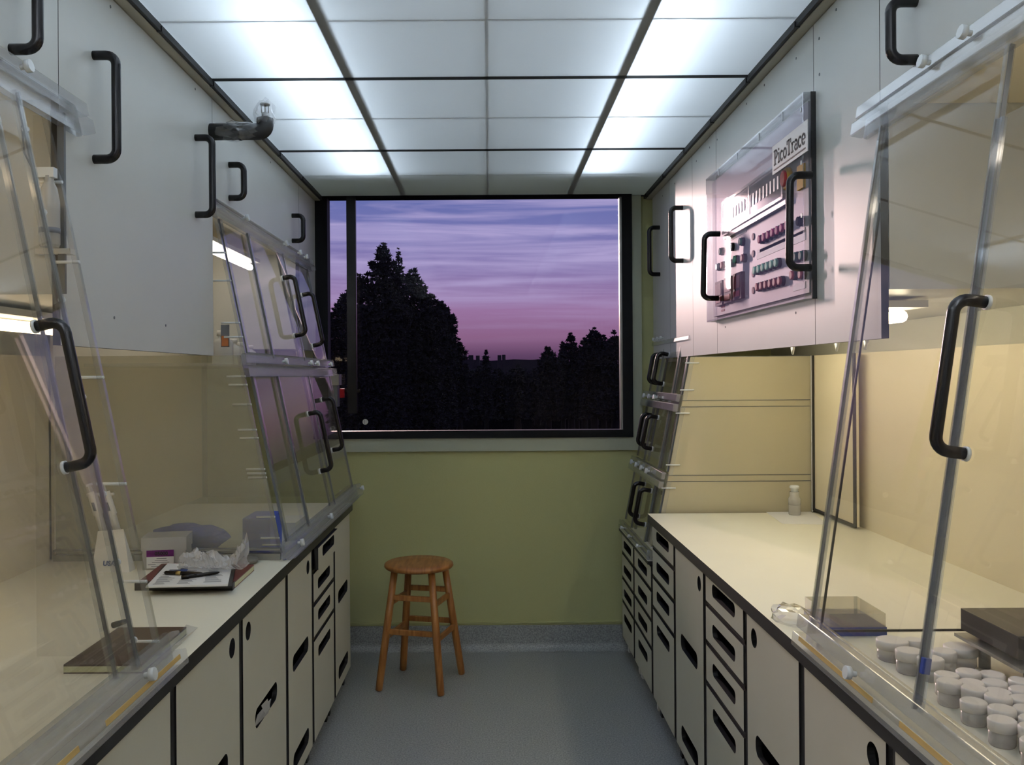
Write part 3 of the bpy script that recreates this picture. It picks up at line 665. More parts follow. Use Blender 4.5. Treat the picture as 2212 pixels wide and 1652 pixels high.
GL = {'P': ([([(.17, 0), (.17, .7)], B_), ([(.04, .02), (.32, .02)], S_), ([(.04, .68), (.3, .68)], S_), ([(.17, .32), (.3, .32)], S_), (arc(.3, .5, .2, .18, -90, 90), .1)], .6),
      'i': ([([(.14, 0), (.14, .45)], B_), ([(.02, .02), (.27, .02)], S_), ([(.03, .44), (.14, .44)], S_), ([(.10, .63), (.18, .63)], .11)], .3),
      'c': ([(arc(.25, .23, .19, .22, 50, 310), .1), ([(.36, .36), (.38, .42)], .09)], .45),
      'o': ([(arc(.25, .23, .19, .22, 0, 360, 20), .1)], .5),
      'T': ([([(.3, 0), (.3, .7)], B_), ([(.16, .02), (.44, .02)], S_), ([(.03, .68), (.57, .68)], .07), ([(.05, .68), (.05, .53)], S_), ([(.55, .68), (.55, .53)], S_)], .6),
      'r': ([([(.14, 0), (.14, .45)], .11), ([(.02, .02), (.28, .02)], S_), ([(.03, .44), (.14, .44)], S_), (arc(.3, .27, .15, .17, 180, 60, 8), .08)], .42),
      'a': ([(arc(.2, .33, .15, .12, 160, 0, 8) + [(.35, .06), (.42, .02)], .1), (arc(.2, .13, .15, .12, 60, 320, 10), .09)], .46),
      'e': ([(arc(.25, .23, .19, .22, 0, 310), .1), ([(.07, .24), (.43, .24)], .06)], .48)}
m = MB(); wtot = sum(GL[ch][1] for ch in 'PicoTrace'); scl = (ny1 - ny0) * .90 / wtot; cur = 0
for ch in 'PicoTrace':
    for pts, w_ in GL[ch][0]: ribbon(m, [(p[0] + cur, p[1] * 1.0) for p in pts], w_, XC - .0032, ny1 - (ny1 - ny0) * .05, nzc - .018, scl)
    cur += GL[ch][1]
m.box(XC - .0042, XC - .003, ny0 + .015, ny1 - .015, nzc - .034, nzc - .0305)
m.build('lettering', 'core_black', npz)
# breaker box (clear) along the middle
pts = [(133, 700), (715, 330), (700, 140), (140, 500)]
qa = c4(140, 690, .875 + .02); qb = c4(705, 345, .895); qc = c4(700, 150, .895)
by0, by1 = qb.y, qa.y
bz0 = (qa.z + qb.z) / 2; bz1 = bz0 + .115
bx = MB().box(XP - .016, XP, by0, by1, bz0, bz1).build('breaker_box', 'breaker_clear', CP, 'clear plastic breaker box')
m = MB(); m.box(XP - .02, XP - .016, by0 - .01, by1 + .01, bz0 - .004, bz0 + .006).box(XP - .02, XP - .016, by0 - .01, by1 + .01, bz1 - .006, bz1 + .004).box(XP - .02, XP - .016, (by0 + by1) / 2 - .006, (by0 + by1) / 2 + .006, bz0, bz1).box(XP - .02, XP - .016, by0 - .01, by0, bz0, bz1).box(XP - .02, XP - .016, by1, by1 + .01, bz0, bz1)
m.build('box_rim', 'rail_acrylic', bx)
MB().box(XP - .014, XP, by0 - .02, by1 + .01, bz0 - .022, bz0 - .008).build('cable_channel', 'metal_grey', bx)
m = MB()
for k in range(18):
    y = by0 + .03 + k * (by1 - by0 - .06) / 17
    m.box(XP - .018, XP - .0165, y, y + .012, bz0 + .035, bz0 + .075)
m.build('breaker', 'frost_box', bx)
def button(p, r, l, cap, base='button_black', label=None):
    p = Vector(p); o = MB().lathe([(r, 0), (r, l * .55)], p, 16, 0, axis=(-1, 0, 0)).build('push_button', base, CP, label)
    MB().lathe([(r * .86, l * .5), (r * .86, l * .95), (r * .7, l)], p, 16, 0, axis=(-1, 0, 0)).build('button_cap', cap, o)
    return o
def brow(u0, v0, u1, v1, n, cap, nm, r=.0155, l=.0185):
    A = c4(u0, v0); B = c4(u1, v1)
    for k in range(n):
        f = k / max(n - 1, 1); button((XP, A.y + (B.y - A.y) * f, A.z + (B.z - A.z) * f), r, l, cap, label='%s push button' % nm)
brow(150, 862, 345, 768, 3, 'green_lens', 'dark green')
brow(120, 1012, 160, 995, 1, 'frost_box', 'white'); brow(215, 975, 215, 975, 1, 'pale_green_lens', 'pale green'); brow(290, 938, 290, 938, 1, 'pale_green_lens', 'pale green'); brow(365, 925, 365, 925, 1, 'brick_red', 'red'); brow(165, 995, 165, 995, 1, 'brick_red', 'red')
brow(535, 745, 800, 610, 7, 'magenta_lens', 'magenta'); brow(915, 570, 915, 570, 1, 'button_black', 'black')
brow(485, 1045, 695, 970, 6, 'pale_green_lens', 'pale green'); brow(830, 925, 940, 900, 3, 'green_lens', 'dark green')
brow(510, 1205, 730, 1145, 6, 'brick_red', 'brick red'); brow(850, 1090, 935, 1080, 2, 'brick_red', 'brick red')
for v in (720, 885, 1078, 1238):
    p = c4(436, v); MB().lathe([(.012, 0), (.012, .003)], p, 16, 0, axis=(-1, 0, 0)).build('indicator_light', 'display_red', CP)
for u0, u1, v0, v1 in ((100, 160, 1150, 1385), (185, 250, 1110, 1355), (272, 345, 1070, 1325)):
    a = c4(u0, (v0 + v1) / 2); b = c4(u1, (v0 + v1) / 2 - 10); z0 = c4((u0 + u1) / 2, v1).z; z1 = c4((u0 + u1) / 2, v0).z
    d = MB().box(XP - .014, XP, b.y - .01, a.y, z0, z1).build('display_module', 'display_dark', CP, 'dark red display module')
    MB().box(XP - .016, XP - .0142, b.y + .002, a.y - .008, z0 + (z1 - z0) * .42, z1 - .01).build('display_window', 'display_red', d)
    MB().box(XP - .016, XP - .0142, b.y + .006, a.y - .012, z0 + .01, z0 + (z1 - z0) * .32).build('display_label', 'brick_red', d)
m = MB()
for u0, v0, u1, v1, hgt in ((500, 850, 935, 650, .016), (420, 700, 465, 690, .0), (470, 900, 780, 820, .03), (190, 750, 370, 700, .018), (800, 760, 940, 740, .03), (820, 1215, 940, 1200, .02)):
    a = c4(u0, v0); b = c4(u1, v1)
    if hgt: m.box(XP - .0012, XP, b.y, a.y, a.z - hgt / 2, a.z + hgt / 2)
m.build('label_strip', 'label_white', CP)
p = c4(745, 180, XP); sw = MB().lathe([(.034, 0), (.034, .010), (.030, .014)], (XP, p.y - .03, p.z), 24, 0, axis=(-1, 0, 0)).build('main_switch', 'yellow_plastic', CP, 'yellow and red main switch')
MB().lathe([(.025, .012), (.025, .019), (.02, .021)], (XP, p.y - .03, p.z), 20, 0, axis=(-1, 0, 0)).build('switch_knob', 'red_plastic', sw)
p2 = c4(915, 190, XP); MB().box(XP - .008, XP, p2.y - .02, p2.y + .03, p2.z - .02, p2.z + .05).build('warning_tag', 'yellow_plastic', CP, 'yellow tag')
p = c4(140, 1480, XP); m = MB()
for k in range(3): m.box(XP - .001, XP, p.y - .03, p.y + .02, 1.80 + k * .014, 1.808 + k * .014)
m.build('red_stamp', 'brick_red', CP)
# ------------------------------------------------------------------ sprinkler pipe, top left
P0 = Vector((-.974, 3.06, 2.422))
g = empty('sprinkler_pipe', P0, 'black insulated pipe with a sprinkler head wrapped in clear plastic, top left', 'sprinkler')
q = [P0 + Vector((-.002, 0, 0)), P0 + Vector((.10, 0, 0)), P0 + Vector((.17, 0, 0))]
for k in range(1, 6):
    a = k / 5 * math.pi / 2; q.append(P0 + Vector((.17 + .022 * math.sin(a), 0, .022 - .022 * math.cos(a))))
q.append(P0 + Vector((.192, 0, .045)))
MB().tube(q, .029, 18).build('pipe', 'core_black', g)
MB().tube([P0 + Vector((.100, 0, 0)), P0 + Vector((.108, 0, 0))], .031, 18).build('tie_band', 'black_plastic', g)
m = MB(); top = P0 + Vector((.192, 0, .045))
m.tube([top, top + Vector((0, 0, .02))], .012, 12); m.tube([top + Vector((-.012, 0, .02)), top + Vector((-.013, 0, .05))], .002, 6); m.tube([top + Vector((.012, 0, .02)), top + Vector((.013, 0, .05))], .002, 6)
m.tube([top + Vector((0, 0, .02)), top + Vector((0, 0, .046))], .003, 6); m.tube([top + Vector((0, 0, .048)), top + Vector((0, 0, .052))], .018, 12)
m.build('sprinkler_head', 'metal_grey', g)
def crumple(name, c, sx_, sy_, sz_, mat, parent=None, seed=1, amp=.25, sub=3):
    bm = bmesh.new(); bmesh.ops.create_icosphere(bm, subdivisions=sub, radius=1); rn = random.Random(seed)
    for v in bm.verts:
        k = 1 + rn.uniform(-amp, amp); v.co = Vector((v.co.x * sx_ * k, v.co.y * sy_ * k, v.co.z * sz_ * k)) + Vector(c)
    mb = MB(); idx = {v: i for i, v in enumerate(bm.verts)}; mb.add([v.co.copy() for v in bm.verts], [[idx[v] for v in f.verts] for f in bm.faces]); bm.free()
    return mb
crumple('w', P0 + Vector((.095, 0, .002)), .10, .038, .034, None, seed=3, amp=.14).build('plastic_wrap', 'thin_film', g)
crumple('w', top + Vector((0, 0, .015)),   .036, .033, .052, None, seed=5, amp=.2).build('plastic_wrap', 'thin_film', g)
# ------------------------------------------------------------------ stool
seat_z = .612
SC = Vector((-.362, 4.41, 0)); ST = empty('stool', SC, 'round oak stool standing in front of the green window wall', 'stool')
MB().lathe([(.150, seat_z - .030), (.168, seat_z - .026), (.176, seat_z - .016), (.174, seat_z - .006), (.164, seat_z), (.09, seat_z - .002)], (SC.x, SC.y, 0), 40).build('seat', 'oak', ST)
feet = [Vector((-.556, 4.30, 0)), Vector((-.244, 4.225, 0)), Vector((-.152, 4.53, 0)), Vector((-.465, 4.60, 0))]
tops = [SC + (f - SC) * .60 + Vector((0, 0, seat_z - .028)) for f in feet]
def onleg(i, z): f, t_ = feet[i], tops[i]; return f.lerp(t_, z / (seat_z - .028))
for i in range(4):
    MB().tube([feet[i], onleg(i, .004), onleg(i, .05), onleg(i, .3), tops[i]], [.014, .0175, .0185, .019, .017], 12).build('leg', 'oak', ST)
for i, j, zs in ((0, 1, (.452, .286)), (1, 2, (.425, .258)), (2, 3, (.452, .286)), (3, 0, (.425, .258))):
    for z in zs:
        a, b = onleg(i, z), onleg(j, z); n = Vector((0, 0, .0135))
        MB().slab([a - n, b - n, b + n, a + n], .016).build('rung', 'oak', ST, bevel=.003)
# ------------------------------------------------------------------ things on the left worktop
def onC(px, py): return atZ(px, py, ZC)
def quad_prism(m, p, z0, z1, mi=0, mtop=None, mside=None):
    vs = [(q[0], q[1], z0) for q in p] + [(q[0], q[1], z1) for q in p]
    m.add(vs, [(0, 3, 2, 1)], mi); m.add(vs, [(4, 5, 6, 7)], mi if mtop is None else mtop)
    for f in ((0, 1, 5, 4), (1, 2, 6, 5), (2, 3, 7, 6), (3, 0, 4, 7)): m.add(vs, [f], mi if mside is None else mside)
    return m
FL_, FR_, BR_, BL_ = onC(292, 1275), onC(502, 1275), onC(549, 1232), onC(352, 1228)
g = empty('notebook', FL_.lerp(BR_, .5), 'maroon notebook with black spine lying under the printed form', 'notebook')
quad_prism(MB(), [FL_, FR_, BR_, BL_], ZC + .003, ZC + .017).build('pages', 'page_edge', g)
m = quad_prism(MB(), [FL_, FR_, BR_, BL_], ZC, ZC + .003); quad_prism(m, [FL_, FR_, BR_, BL_], ZC + .017, ZC + .020); m.build('cover', 'maroon_cover', g)
sp = [FL_ + Vector((-.001, -.002, 0)), FR_ + Vector((.001, -.002, 0)), FR_.lerp(BR_, .1), FL_.lerp(BL_, .1)]
quad_prism(MB(), sp, ZC - .0, ZC + .0215).build('spine', 'core_black', g)
zt = ZC + .0225
f0, f1, f2, f3 = atZ(315, 1272, zt), atZ(492, 1268, zt), atZ(502, 1222, zt), atZ(362, 1222, zt)
g = empty('clipboard', f0.lerp(f2, .5), 'printed form on a black folder lying across the maroon notebook', 'clipboard')
e = Vector((.012, 0, 0)); quad_prism(MB(), [f0 - e * .3, f1 + e, f2 + e, f3 - e], zt, zt + .003).build('folder', 'core_black', g)
pa = quad_prism(MB(), [f0, f1, f2, f3], zt + .0032, zt + .008).build('sheet', 'paper', g)
m = MB()
def bil(u, v): return f0.lerp(f1, u).lerp(f3.lerp(f2, u), v)
rr = random.Random(4)
def inkline(m, u0, u1, v, w_, z, mi=0):
    a, b, c_, d = bil(u0, v), bil(u1, v), bil(u1, v + w_), bil(u0, v + w_)
    m.add([(q.x, q.y, z) for q in (a, b, c_, d)], [(0, 1, 2, 3)], mi)
for k in range(15):
    v = .07 + k * .04
    for u0, u1 in ((.06, .28), (.36, .60), (.68, .92)):
        if rr.random() < .85: inkline(m, u0 + rr.uniform(0, .02), u0 + (u1 - u0) * rr.uniform(.45, 1), v, .016, zt + .0084)
m.build('printed_lines', 'ink', pa)
m = MB(); inkline(m, .12, .27, .60, .10, zt + .0085, 0); inkline(m, .27, .38, .60, .12, zt + .0085, 1); m.build('blue_stamp', ['blue_line', 'ink_blue'], pa)
zp = zt + .0085
def pen(a, b, r, nm, label, cat, band=False, mat='black_plastic'):
    a, b = Vector(a) + Vector((0, 0, r)), Vector(b) + Vector((0, 0, r)); d = (b - a)
    g = empty(nm, a.lerp(b, .5), label, cat)
    MB().tube([a, a + d * .03, a + d * .72, a + d * .92, b], [r * .7, r, r, r * .8, r * .3], 12).build('barrel', mat, g)
    if band: MB().tube([a + d * .30, a + d * .42], r * 1.08, 12).build('band', 'gold', g, 'gold band')
    else: MB().tube([a, a + d * .38], r * 1.1, 12).build('cap', mat, g)
    return g
pen(atZ(356, 1241, zp), atZ(440, 1243, zp), .0062, 'marker_pen', 'black pen with gold band lying on the printed form', 'pen', True)
pen(atZ(392, 1251, zp), atZ(474, 1240, zp), .0058, 'ballpoint_pen', 'plain black pen lying in front of the gold-banded pen on the form', 'pen')
pen(onC(244, 1356), onC(276, 1346), .007, 'marker_pen', 'dark marker lying alone on the worktop behind the brown notebook', 'pen')
# crumpled bag
bc = atZ(452, 1234, zp); m = MB(); rn = random.Random(11); nu, nv = 40, 20; L_ = .205
ph_ = [rn.uniform(0, 6.28) for _ in range(12)]
for i in range(nu):
    for j in range(nv):
        u = i / (nu - 1); a = 2 * math.pi * j / nv; c0, s0 = math.cos(a), math.sin(a)
        fl = .35 + .65 * math.sin(math.pi * min(1, .12 + u * 1.0)) if u < .78 else .55 + 1.1 * (u - .78) / .22
        wob = 1 + .22 * math.sin(3 * a + 9 * u + ph_[0]) + .16 * math.sin(7 * a - 14 * u + ph_[1]) + .12 * math.sin(23 * u + 4 * a + ph_[2]) + rn.uniform(-.10, .10)
        yy = c0 * .036 * fl * wob + .008 * math.sin(6 * u); zz = .004 + max(0, (s0 * .5 + .5) * (.050 * fl * wob))
        m.v.append(Vector((bc.x - .10 + u * L_ + rn.uniform(-.002, .002) + .006 * math.sin(5 * a) * u, bc.y + yy + .02, zp + zz)))
for i in range(nu - 1):
    for j in range(nv): m.f.append([i * nv + j, i * nv + (j + 1) % nv, (i + 1) * nv + (j + 1) % nv, (i + 1) * nv + j]); m.m.append(0); m.sm.append(False)
solo(m, 'plastic_bag', 'bag_plastic', 'crumpled translucent white plastic bag lying on the printed form', 'bag')
c_ = onC(526, 1219)
solo(MB().lathe([(.03, 0), (.044, .006), (.046, .012), (.040, .020), (.02, .024)], (0, 0, 0), 24), 'pad', 'grey_stone', 'flat grey oval pad at the back edge behind the crumpled bag', 'pad').location = c_ + Vector((0, .018, 0))
# tip box
A = onC(305, 1232); B = onC(403, 1228); hgt = .108; dx = (B - A); W_ = dx.length; ux = dx.normalized(); uy = Vector((-ux.y, ux.x, 0)); D_ = .115
g = empty('tip_box', A.lerp(B, .5), 'frosted pipette tip box with purple label standing behind the notebook', 'box')
def obx(m, a0, a1, b0, b1, z0, z1, mi=0):
    p = [A + ux * a0 + uy * b0, A + ux * a1 + uy * b0, A + ux * a1 + uy * b1, A + ux * a0 + uy * b1]; return quad_prism(m, p, z0, z1, mi)
obx(MB(), .003, W_ - .003, .003, D_ - .003, ZC, ZC + .068).build('tray', 'milky_plastic', g, bevel=.004)
lid = obx(MB(), 0, W_, 0, D_, ZC + .064, ZC + hgt).build('lid', 'milky_plastic', g, bevel=.006)
lb = obx(MB(), W_ * .12, W_ * .72, -.0014, -.0002, ZC + .006, ZC + .044, 0); obx(lb, W_ * .12, W_ * .72, -.0014, -.0002, ZC + .044, ZC + .066, 1)
lbo = lb.build('label_sheet', ['paper', 'purple_label'], g)
m = MB()
for k, (u0, u1) in enumerate(((.34, .56), (.30, .58), (.24, .62), (.15, .32), (.22, .60))): obx(m, W_ * u0, W_ * u1, -.0018, -.0015, ZC + .037 - k * .0065, ZC + .0395 - k * .0065 - (0 if k == 0 else .0008))
m.build('small_print', 'ink', lbo)
def text_mesh(txt, size, origin, du, dv, mat, parent, bold=.0):
    cu = bpy.data.curves.new('txt', 'FONT'); cu.body = txt; cu.size = size; cu.extrude = .0002; cu.offset = bold; cu.resolution_u = 3
    tmp = bpy.data.objects.new('tmp', cu); me0 = bpy.data.meshes.new_from_object(tmp)
    du, dv = Vector(du).normalized(), Vector(dv).normalized(); dn = du.cross(dv); mb = MB()
    mb.add([Vector(origin) + du * v.co.x + dv * v.co.y + dn * v.co.z for v in me0.vertices], [list(p.vertices) for p in me0.polygons])
    bpy.data.objects.remove(tmp); bpy.data.meshes.remove(me0)
    return mb.build('lettering', mat, parent)
text_mesh('05000', .017, A + ux * W_ * .30 - uy * .0017 + Vector((0, 0, ZC * 0 + .049)), ux, (0, 0, 1), 'core_black', lbo, .0006)
# pipettes in a white pouch
b0 = onC(246, 1236)
g = empty('pouch', b0, 'white pouch printed USA leaning behind the left near hood', 'pouch')
x0 = b0.x; y0 = b0.y
vs = [(x0 - .075, y0, ZC), (x0 + .052, y0, ZC), (x0 + .012, y0 + .05, ZC + .135), (x0 - .075, y0 + .05, ZC + .128), (x0 - .075, y0 + .05, ZC), (x0 + .052, y0 + .05, ZC)]
MB().add(vs, [(0, 1, 2, 3), (0, 4, 5, 1), (1, 5, 2), (0, 3, 4), (3, 2, 5, 4)]).build('pouch_body', 'white_plastic', g)
text_mesh('USA', .022, Vector((x0 - .038, y0 + .002, ZC + .022)), (1, 0, 0), (0, .35, 1), 'ink_blue', g, .0008)
def pipette(bx_, dxv, label):
    a = Vector((bx_, y0 + .085, ZC)); b = a + Vector((dxv, .0, .285)); d = b - a
    g = empty('pipette', a, label, 'pipette', 'pipettes in the white pouch')
    MB().tube([a, a + d * .35, a + d * .36, a + d * .62, a + d * .63, a + d * .9], [.004, .008, .012, .013, .016, .015], 12).build('barrel', 'white_plastic', g)
    MB().tube([a + d * .9, a + d * .97, a + d * .975, b], [.006, .006, .011, .011], 10).build('plunger', 'knob_white', g)
    MB().tube([a + d * .86 + Vector((-.02, 0, 0)), a + d * .86 + Vector((.026, 0, .004))], .005, 8).build('finger_rest', 'white_plastic', g)
    MB().slab([a + d * .68 + Vector((-.004, -.017, 0)), a + d * .68 + Vector((.006, -.017, 0)), a + d * .78 + Vector((.006, -.017, 0)), a + d * .78 + Vector((-.004, -.017, 0))], .001).build('scale', 'ink', g)
pipette(x0 + .012, -.085, 'pale pipette behind the white pouch, right of the two')
pipette(x0 - .035, -.085, 'pale pipette behind the white pouch, left of the two')
# brown notebook inside near left hood
a = onC(247, 1442); b = onC(330, 1442); c_ = onC(386, 1373); d = onC(250, 1372)
x1 = -.764
g = empty('notebook', (-.85, 2.0, ZC), 'dark brown notebook partly under the end of the left near hood', 'notebook')
MB().box(-.935, x1, 1.90, d.y, ZC + .003, ZC + .016).build('pages', 'page_edge', g)
MB().box(-.935, x1, 1.90, d.y, ZC, ZC + .003).box(-.935, x1, 1.90, d.y, ZC + .016, ZC + .020).build('cover', 'brown_cover', g)
m = MB(); m.slab([(x1 + .001, 1.97, ZC + .004), (x1 + .022, 1.98, ZC + .003), (x1 + .022, d.y + .02, ZC + .012), (x1 - .004, d.y + .01, ZC + .022)], .0015)
solo(m, 'plastic_sleeve', 'thin_film', 'clear plastic sleeve sticking out beside the dark brown notebook', 'sleeve')
# blue things behind the far left hood panel
def blob(name, c, a, b, h, mat, label, cat, seed): solo(crumple(name, (0, 0, h * .8), a, b, h, None, seed=seed, amp=.12), name, mat, label, cat).location = Vector(c)
blob('blue_bag', (-1.10, 3.19, ZC + .003), .14, .06, .05, 'blue_film', 'crumpled blue bag seen through the hazy end of the far left hood', 'bag', 2)
bb = MB().box(-.90, -.80, 3.16, 3.34, ZC + .0, ZC + .13); solo(bb, 'blue_box', 'blue_film', 'blue box standing low inside the far left hood near its corner', 'box', bevel=.006)
solo(MB().box(-.84, -.765, 3.42, 3.60, ZC, ZC + .07), 'white_box', 'white_plastic', 'small white box beside the blue box in the far left hood', 'box', bevel=.004)
for k, (x, y) in enumerate(((-1.25, 3.95), (-1.18, 4.12), (-1.22, 4.30))):
    pass
g = empty('hood_shelf', (-1.35, 4.0, 1.60), 'clear shelf inside the far left hood carrying bottles', 'shelf')
MB().box(-1.54, -1.10, 3.3, 4.6, 1.60, 1.612).build('shelf_board', 'rail_acrylic', g)
def bottle(loc, r, h, label, group, capm='white_plastic', body='milky_plastic'):
    g = empty('bottle', loc, label, 'bottle', group); x, y, z = loc
    MB().lathe([(r * .9, 0), (r, .004), (r, h * .62), (r * .85, h * .72), (r * .45, h * .78), (r * .45, h * .86)], loc, 20).build('bottle_body', body, g)
    MB().lathe([(r * .55, h * .84), (r * .55, h * .97), (r * .5, h)], loc, 20).build('cap', capm, g)
    return g
for x, y, r, h, lb in ((-1.17, 3.82, .045, .15, 'the widest of the row'), (-1.17, 3.98, .032, .12, 'second from its near end'), (-1.18, 4.12, .03, .11, 'the middle-sized one'), (-1.17, 4.26, .028, .10, 'the smallest, nearest the window')):
    bottle((x, y, 1.612), r, h, 'white bottle on the far left hood shelf, ' + lb, 'white bottles in the far left hood')
# hazard tag at the far left hood
q = atX(505, 700, -.93)
g = empty('hazard_tag', (-.925, q.y, 1.75), 'small orange and grey tag hanging at the near edge of the far left hood', 'tag')
MB().box(-.955, -.925, 3.098, 3.101, 1.665, 1.745).build('tag_plate', 'ink', g)
MB().box(-.952, -.928, 3.0955, 3.0975, 1.668, 1.705).build('orange_field', 'orange_tag', g)
# spray bottle inside the near left hood
g = empty('spray_bottle', (-.974, 1.93, 1.85), 'white spray bottle hanging inside the left near hood', 'bottle')
x, y = -.974, 1.93
MB().lathe([(.019, 0), (.022, .006), (.022, .10), (.017, .13), (.010, .145), (.010, .158)], (x, y, 1.85), 20).build('bottle_body', 'milky_plastic', g)
MB().lathe([(.0225, .03), (.0225, .042)], (x, y, 1.85), 20).build('bottle_band', 'ink', g)
MB().box(x - .03, x + .014, y - .009, y + .009, 2.004, 2.026).build('sprayer', 'knob_white', g, bevel=.004)
MB().tube([(x - .02, y, 2.02), (x - .04, y, 2.03), (x - .055, y, 2.06), (x - .06, y, 2.12)], .002, 6).build('hose', 'ink', g)
MB().box(x - .05, x + .03, y + .033, y + .06, 1.84, 1.852).build('hook', 'white_plastic', g)
# ------------------------------------------------------------------ things in and near right hood
ph = empty('hot_plate', (1.22, 1.83, ZC), 'black slab hot plate on short legs inside the right near hood', 'hot plate')
MB().box(1.045, 1.45, 1.72, 1.93, .988, 1.034).build('slab', 'slab_black', ph, bevel=.006)
MB().box(1.038, 1.46, 1.70, 1.945, .968, .975).build('base_plate', 'metal_grey', ph)
for x, y in ((1.08, 1.74), (1.08, 1.90), (1.40, 1.74), (1.40, 1.90)): MB().tube([(x, y, ZC), (x, y, .99)], .012, 12).build('leg', 'metal_grey', ph)
def jar(loc, r, h, label):
    g = empty('jar', loc, label, 'jar', 'white jars in the right near hood')
    MB().lathe([(r * .92, 0), (r, .003), (r, h * .6)], loc, 20).build('jar_body', 'milky_plastic', g)
    MB().lathe([(r * 1.06, h * .58), (r * 1.08, h * .95), (r * .98, h)], loc, 20).build('lid', 'jar_white', g)
    return g
proto = jar(Vector((0, 0, 0)), .0215, .046, '')
def dup(o, loc, sc_, label):
    r = o.copy(); col.objects.link(r); r.location = loc; r.scale = sc_; r['label'] = label
    for ch in o.children:
        k = ch.copy(); col.objects.link(k); k.parent = r
    return r
big = [(1905 + 20, 1415), (2045, 1420), (1985, 1432), (2090, 1425)]
spots = []
rj = random.Random(9)
for px, py, r in ((1928, 1412, .036), (1975, 1410, .022), (1965, 1440, .030), (2075, 1425, .036), (2040, 1440, .026), (2010, 1455, .028)):
    p = atZ(px, py + 12, ZC); spots.append((p.x, p.y, r / .024, 'wide white lidded jar at the back of the jars in the right near hood'))
x_, lst = 0, []
for iy in range(8):
    y = 1.74 - iy * .047
    for ix in range(9):
        x = .865 + ix * .048 + (iy % 2) * .024 + (iy * .0)
        if x > .865 + .02 + .0 and not (y > 1.66 and x > 1.05) and x < 1.28 + .0: lst.append((x + rj.uniform(-.004, .004), y + rj.uniform(-.004, .004)))
used = [(a, b) for a, b, c, d in spots]
n_j = 0
pos = ['front row', 'second row from the front', 'third row from the front', 'fourth row from the front', 'fifth row', 'sixth row', 'seventh row', 'rear row']
for (x, y) in lst:
    if any((x - a) ** 2 + (y - b) ** 2 < .0031 for a, b in used): continue
    row = int(round((1.74 - y) / .047)); spots.append((x, y, 1.0, 'small white lidded jar in the %s of jars, right near hood' % pos[7 - row]))
first = True
for (x, y, k, lb) in spots:
    hs = random.uniform(.92, 1.12)
    if first: proto.location = (x, y, ZC); proto.scale = (k, k, hs); proto['label'] = lb; first = False
    else: dup(proto, (x, y, ZC), (k, k, hs), lb)
g = empty('sample_box', (.9, 2.2, ZC), 'clear lidded box with blue base on the right worktop against the hood end', 'box')
MB().box(.83, .972, 2.13, 2.30, ZC, ZC + .022).build('box_base', 'blue_plastic', g, bevel=.003)
MB().box(.832, .970, 2.132, 2.298, ZC + .022, ZC + .055).build('lid', 'hazy_acrylic', g)
solo(crumple('bag', (0, 0, .022), .05, .07, .024, None, seed=8, amp=.12), 'clear_bag', 'thin_film', 'thin clear bag lying left of the blue-based box on the right worktop', 'bag').location = (.776, 2.24, ZC)
pb = atZ(1716, 1112, ZC)
q0, q1, q2, q3 = atZ(1690, 1131, ZC), atZ(1790, 1133, ZC), atZ(1757, 1104, ZC), atZ(1655, 1106, ZC)
for q_ in (q0, q1, q2, q3): q_.x = min(q_.x, 1.493); q_.y = min(q_.y, 4.035)
solo(quad_prism(MB(), [q0, q1, q2, q3], ZC + .0002, ZC + .0012), 'paper_sheet', 'paper', 'white paper sheet in the back corner of the right worktop under the bottle', 'paper')
g = empty('dispenser_bottle', (pb.x, min(pb.y, 3.95), ZC), 'clear glass dispenser bottle in the back corner of the right worktop', 'bottle')
c_ = Vector((pb.x, min(pb.y, 3.95), ZC + .0014))
MB().lathe([(.024, 0), (.026, .003), (.026, .042), (.024, .048)], c_, 20).build('bottle_body', 'milky_plastic', g)
MB().lathe([(.027, .046), (.027, .075), (.021, .085), (.021, .105)], c_, 20).build('collar', 'milky_plastic', g)
MB().lathe([(.016, .105), (.016, .118), (.021, .120), (.021, .130), (.016, .134)], c_, 20).build('stopper', 'knob_white', g)
# torn plastic in door slot
q = atX(560, 1545, -XL + .002)
m = MB(); m.slab([(-XL - .004, 2.62, .500), (-XL + .008, 2.74, .498), (-XL + .012, 2.76, .535), (-XL - .002, 2.655, .525)], .002); m.slab([(-XL + .008, 2.70, .51), (-XL + .016, 2.735, .515), (-XL + .010, 2.725, .548), (-XL, 2.69, .540)], .0015)
solo(m, 'torn_plastic', 'milky_plastic', 'scrap of white plastic poking from the slot of the left cabinet door', 'plastic')
# gauges on window's left side
q = atY(722, 820, 4.80)
g = empty('gauge_box', (q.x, 4.80, 1.40), 'small grey instrument with a red tag beside the window, behind the far left hood', 'instrument')
MB().box(q.x - .03, q.x + .025, 4.80, 4.89, q.z - .03, q.z + .03).build('instrument_body', 'metal_grey', g)
MB().box(q.x + .026, q.x + .05, 4.82, 4.85, q.z - .10, q.z - .05).build('red_tag', 'red_plastic', g)
MB().box(q.x - .02, q.x + .015, 4.81, 4.88, q.z - .15, q.z - .03).build('bracket', 'grey_edge', g)
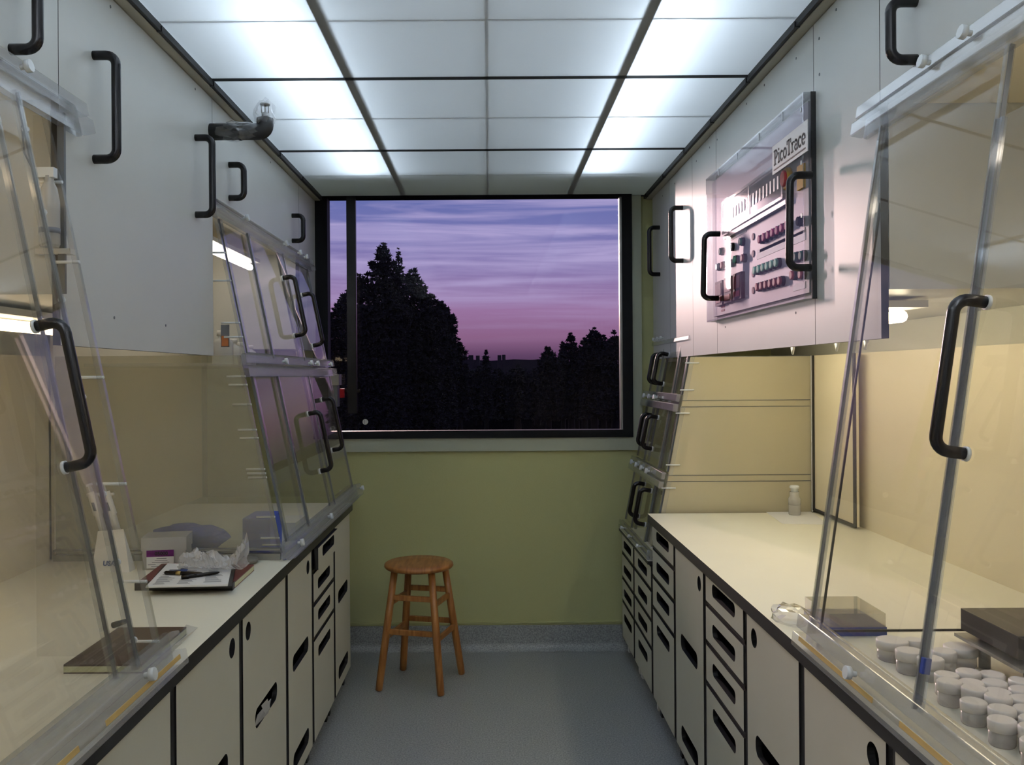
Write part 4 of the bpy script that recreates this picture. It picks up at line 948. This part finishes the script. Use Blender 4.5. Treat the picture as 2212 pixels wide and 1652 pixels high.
# ------------------------------------------------------------------ outside
GZ = -3.0
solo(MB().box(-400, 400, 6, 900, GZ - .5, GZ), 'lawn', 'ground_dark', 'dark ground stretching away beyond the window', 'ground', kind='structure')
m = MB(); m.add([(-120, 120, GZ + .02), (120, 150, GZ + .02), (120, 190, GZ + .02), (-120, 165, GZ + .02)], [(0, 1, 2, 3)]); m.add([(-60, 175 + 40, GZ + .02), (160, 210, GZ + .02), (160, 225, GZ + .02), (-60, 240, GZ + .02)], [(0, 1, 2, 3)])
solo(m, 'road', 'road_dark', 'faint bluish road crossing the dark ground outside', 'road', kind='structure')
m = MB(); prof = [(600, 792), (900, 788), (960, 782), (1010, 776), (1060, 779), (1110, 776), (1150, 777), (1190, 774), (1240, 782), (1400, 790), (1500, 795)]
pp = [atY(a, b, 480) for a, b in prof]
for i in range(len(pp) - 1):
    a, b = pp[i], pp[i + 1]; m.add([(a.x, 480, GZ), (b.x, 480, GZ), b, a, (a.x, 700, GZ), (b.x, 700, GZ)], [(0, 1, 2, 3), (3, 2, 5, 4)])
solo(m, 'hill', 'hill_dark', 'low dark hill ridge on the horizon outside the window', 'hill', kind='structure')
for k, (u0, u1, v, lb) in enumerate(((1012, 1022, 767, 'leftmost'), (1028, 1036, 768, 'second from the left'), (1075, 1083, 767, 'second from the right'), (1085, 1092, 766, 'rightmost'))):
    a = atY(u0, v, 460); b = atY(u1, v, 460)
    solo(MB().box(a.x, b.x, 460, 468, GZ, a.z), 'distant_building', 'hill_dark', 'tiny dark building silhouette on the horizon, ' + lb, 'building', 'building silhouettes on the horizon')
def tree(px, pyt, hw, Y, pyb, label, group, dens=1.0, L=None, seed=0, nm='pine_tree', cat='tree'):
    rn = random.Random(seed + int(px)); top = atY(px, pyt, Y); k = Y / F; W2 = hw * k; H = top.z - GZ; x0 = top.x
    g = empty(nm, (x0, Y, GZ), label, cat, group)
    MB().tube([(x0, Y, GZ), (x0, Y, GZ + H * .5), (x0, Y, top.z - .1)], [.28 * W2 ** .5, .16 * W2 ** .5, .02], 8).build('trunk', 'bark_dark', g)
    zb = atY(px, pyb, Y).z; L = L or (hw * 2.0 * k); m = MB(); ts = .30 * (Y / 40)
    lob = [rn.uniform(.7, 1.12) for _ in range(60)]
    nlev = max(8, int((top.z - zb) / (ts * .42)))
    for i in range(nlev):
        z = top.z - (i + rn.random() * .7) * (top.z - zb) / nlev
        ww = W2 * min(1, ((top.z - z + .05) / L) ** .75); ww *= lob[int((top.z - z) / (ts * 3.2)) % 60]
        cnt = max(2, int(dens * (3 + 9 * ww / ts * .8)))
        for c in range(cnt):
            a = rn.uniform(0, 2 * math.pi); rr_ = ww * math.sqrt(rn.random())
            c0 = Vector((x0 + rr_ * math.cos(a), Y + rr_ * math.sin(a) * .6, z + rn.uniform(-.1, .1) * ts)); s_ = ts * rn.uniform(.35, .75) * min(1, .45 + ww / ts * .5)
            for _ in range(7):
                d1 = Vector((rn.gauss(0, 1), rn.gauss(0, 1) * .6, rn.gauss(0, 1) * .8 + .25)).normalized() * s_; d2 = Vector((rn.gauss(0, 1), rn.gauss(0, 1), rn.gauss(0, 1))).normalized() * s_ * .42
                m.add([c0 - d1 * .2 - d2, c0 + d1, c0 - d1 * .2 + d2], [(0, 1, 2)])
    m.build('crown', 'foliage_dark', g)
LG = 'dark pines left of centre outside'; RG = 'dark pines at the right outside'
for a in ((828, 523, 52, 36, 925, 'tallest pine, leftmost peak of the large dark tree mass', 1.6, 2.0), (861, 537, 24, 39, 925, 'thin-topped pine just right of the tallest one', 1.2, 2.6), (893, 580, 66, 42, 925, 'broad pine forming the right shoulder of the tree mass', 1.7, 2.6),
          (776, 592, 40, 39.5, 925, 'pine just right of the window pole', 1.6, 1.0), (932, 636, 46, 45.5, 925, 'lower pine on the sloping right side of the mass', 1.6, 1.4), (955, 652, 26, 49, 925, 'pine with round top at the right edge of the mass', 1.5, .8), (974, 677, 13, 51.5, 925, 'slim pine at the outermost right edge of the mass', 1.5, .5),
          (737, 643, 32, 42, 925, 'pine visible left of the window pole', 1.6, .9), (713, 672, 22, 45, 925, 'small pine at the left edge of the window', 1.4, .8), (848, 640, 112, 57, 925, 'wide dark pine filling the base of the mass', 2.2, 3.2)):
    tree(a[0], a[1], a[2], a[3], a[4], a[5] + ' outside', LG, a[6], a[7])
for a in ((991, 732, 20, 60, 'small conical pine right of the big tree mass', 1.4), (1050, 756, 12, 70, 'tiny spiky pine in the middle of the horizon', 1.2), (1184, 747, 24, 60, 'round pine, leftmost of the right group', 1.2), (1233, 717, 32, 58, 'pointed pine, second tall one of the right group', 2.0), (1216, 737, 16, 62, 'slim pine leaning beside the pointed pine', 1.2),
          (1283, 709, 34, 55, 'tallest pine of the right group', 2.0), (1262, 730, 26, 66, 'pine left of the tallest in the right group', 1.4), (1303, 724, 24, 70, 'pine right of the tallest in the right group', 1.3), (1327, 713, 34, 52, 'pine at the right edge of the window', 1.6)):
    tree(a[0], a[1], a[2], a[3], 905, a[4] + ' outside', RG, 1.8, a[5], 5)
# low dark scrub joining the trees
for k in range(9):
    tree(992 + k * 42, 786 + (k * 7 % 5) * 3, 30, 72 + k % 3 * 6, 905, 'low dark shrub at the foot of the pines outside', 'low shrubs outside', 1.6, .9, 9, 'shrub', 'shrub')
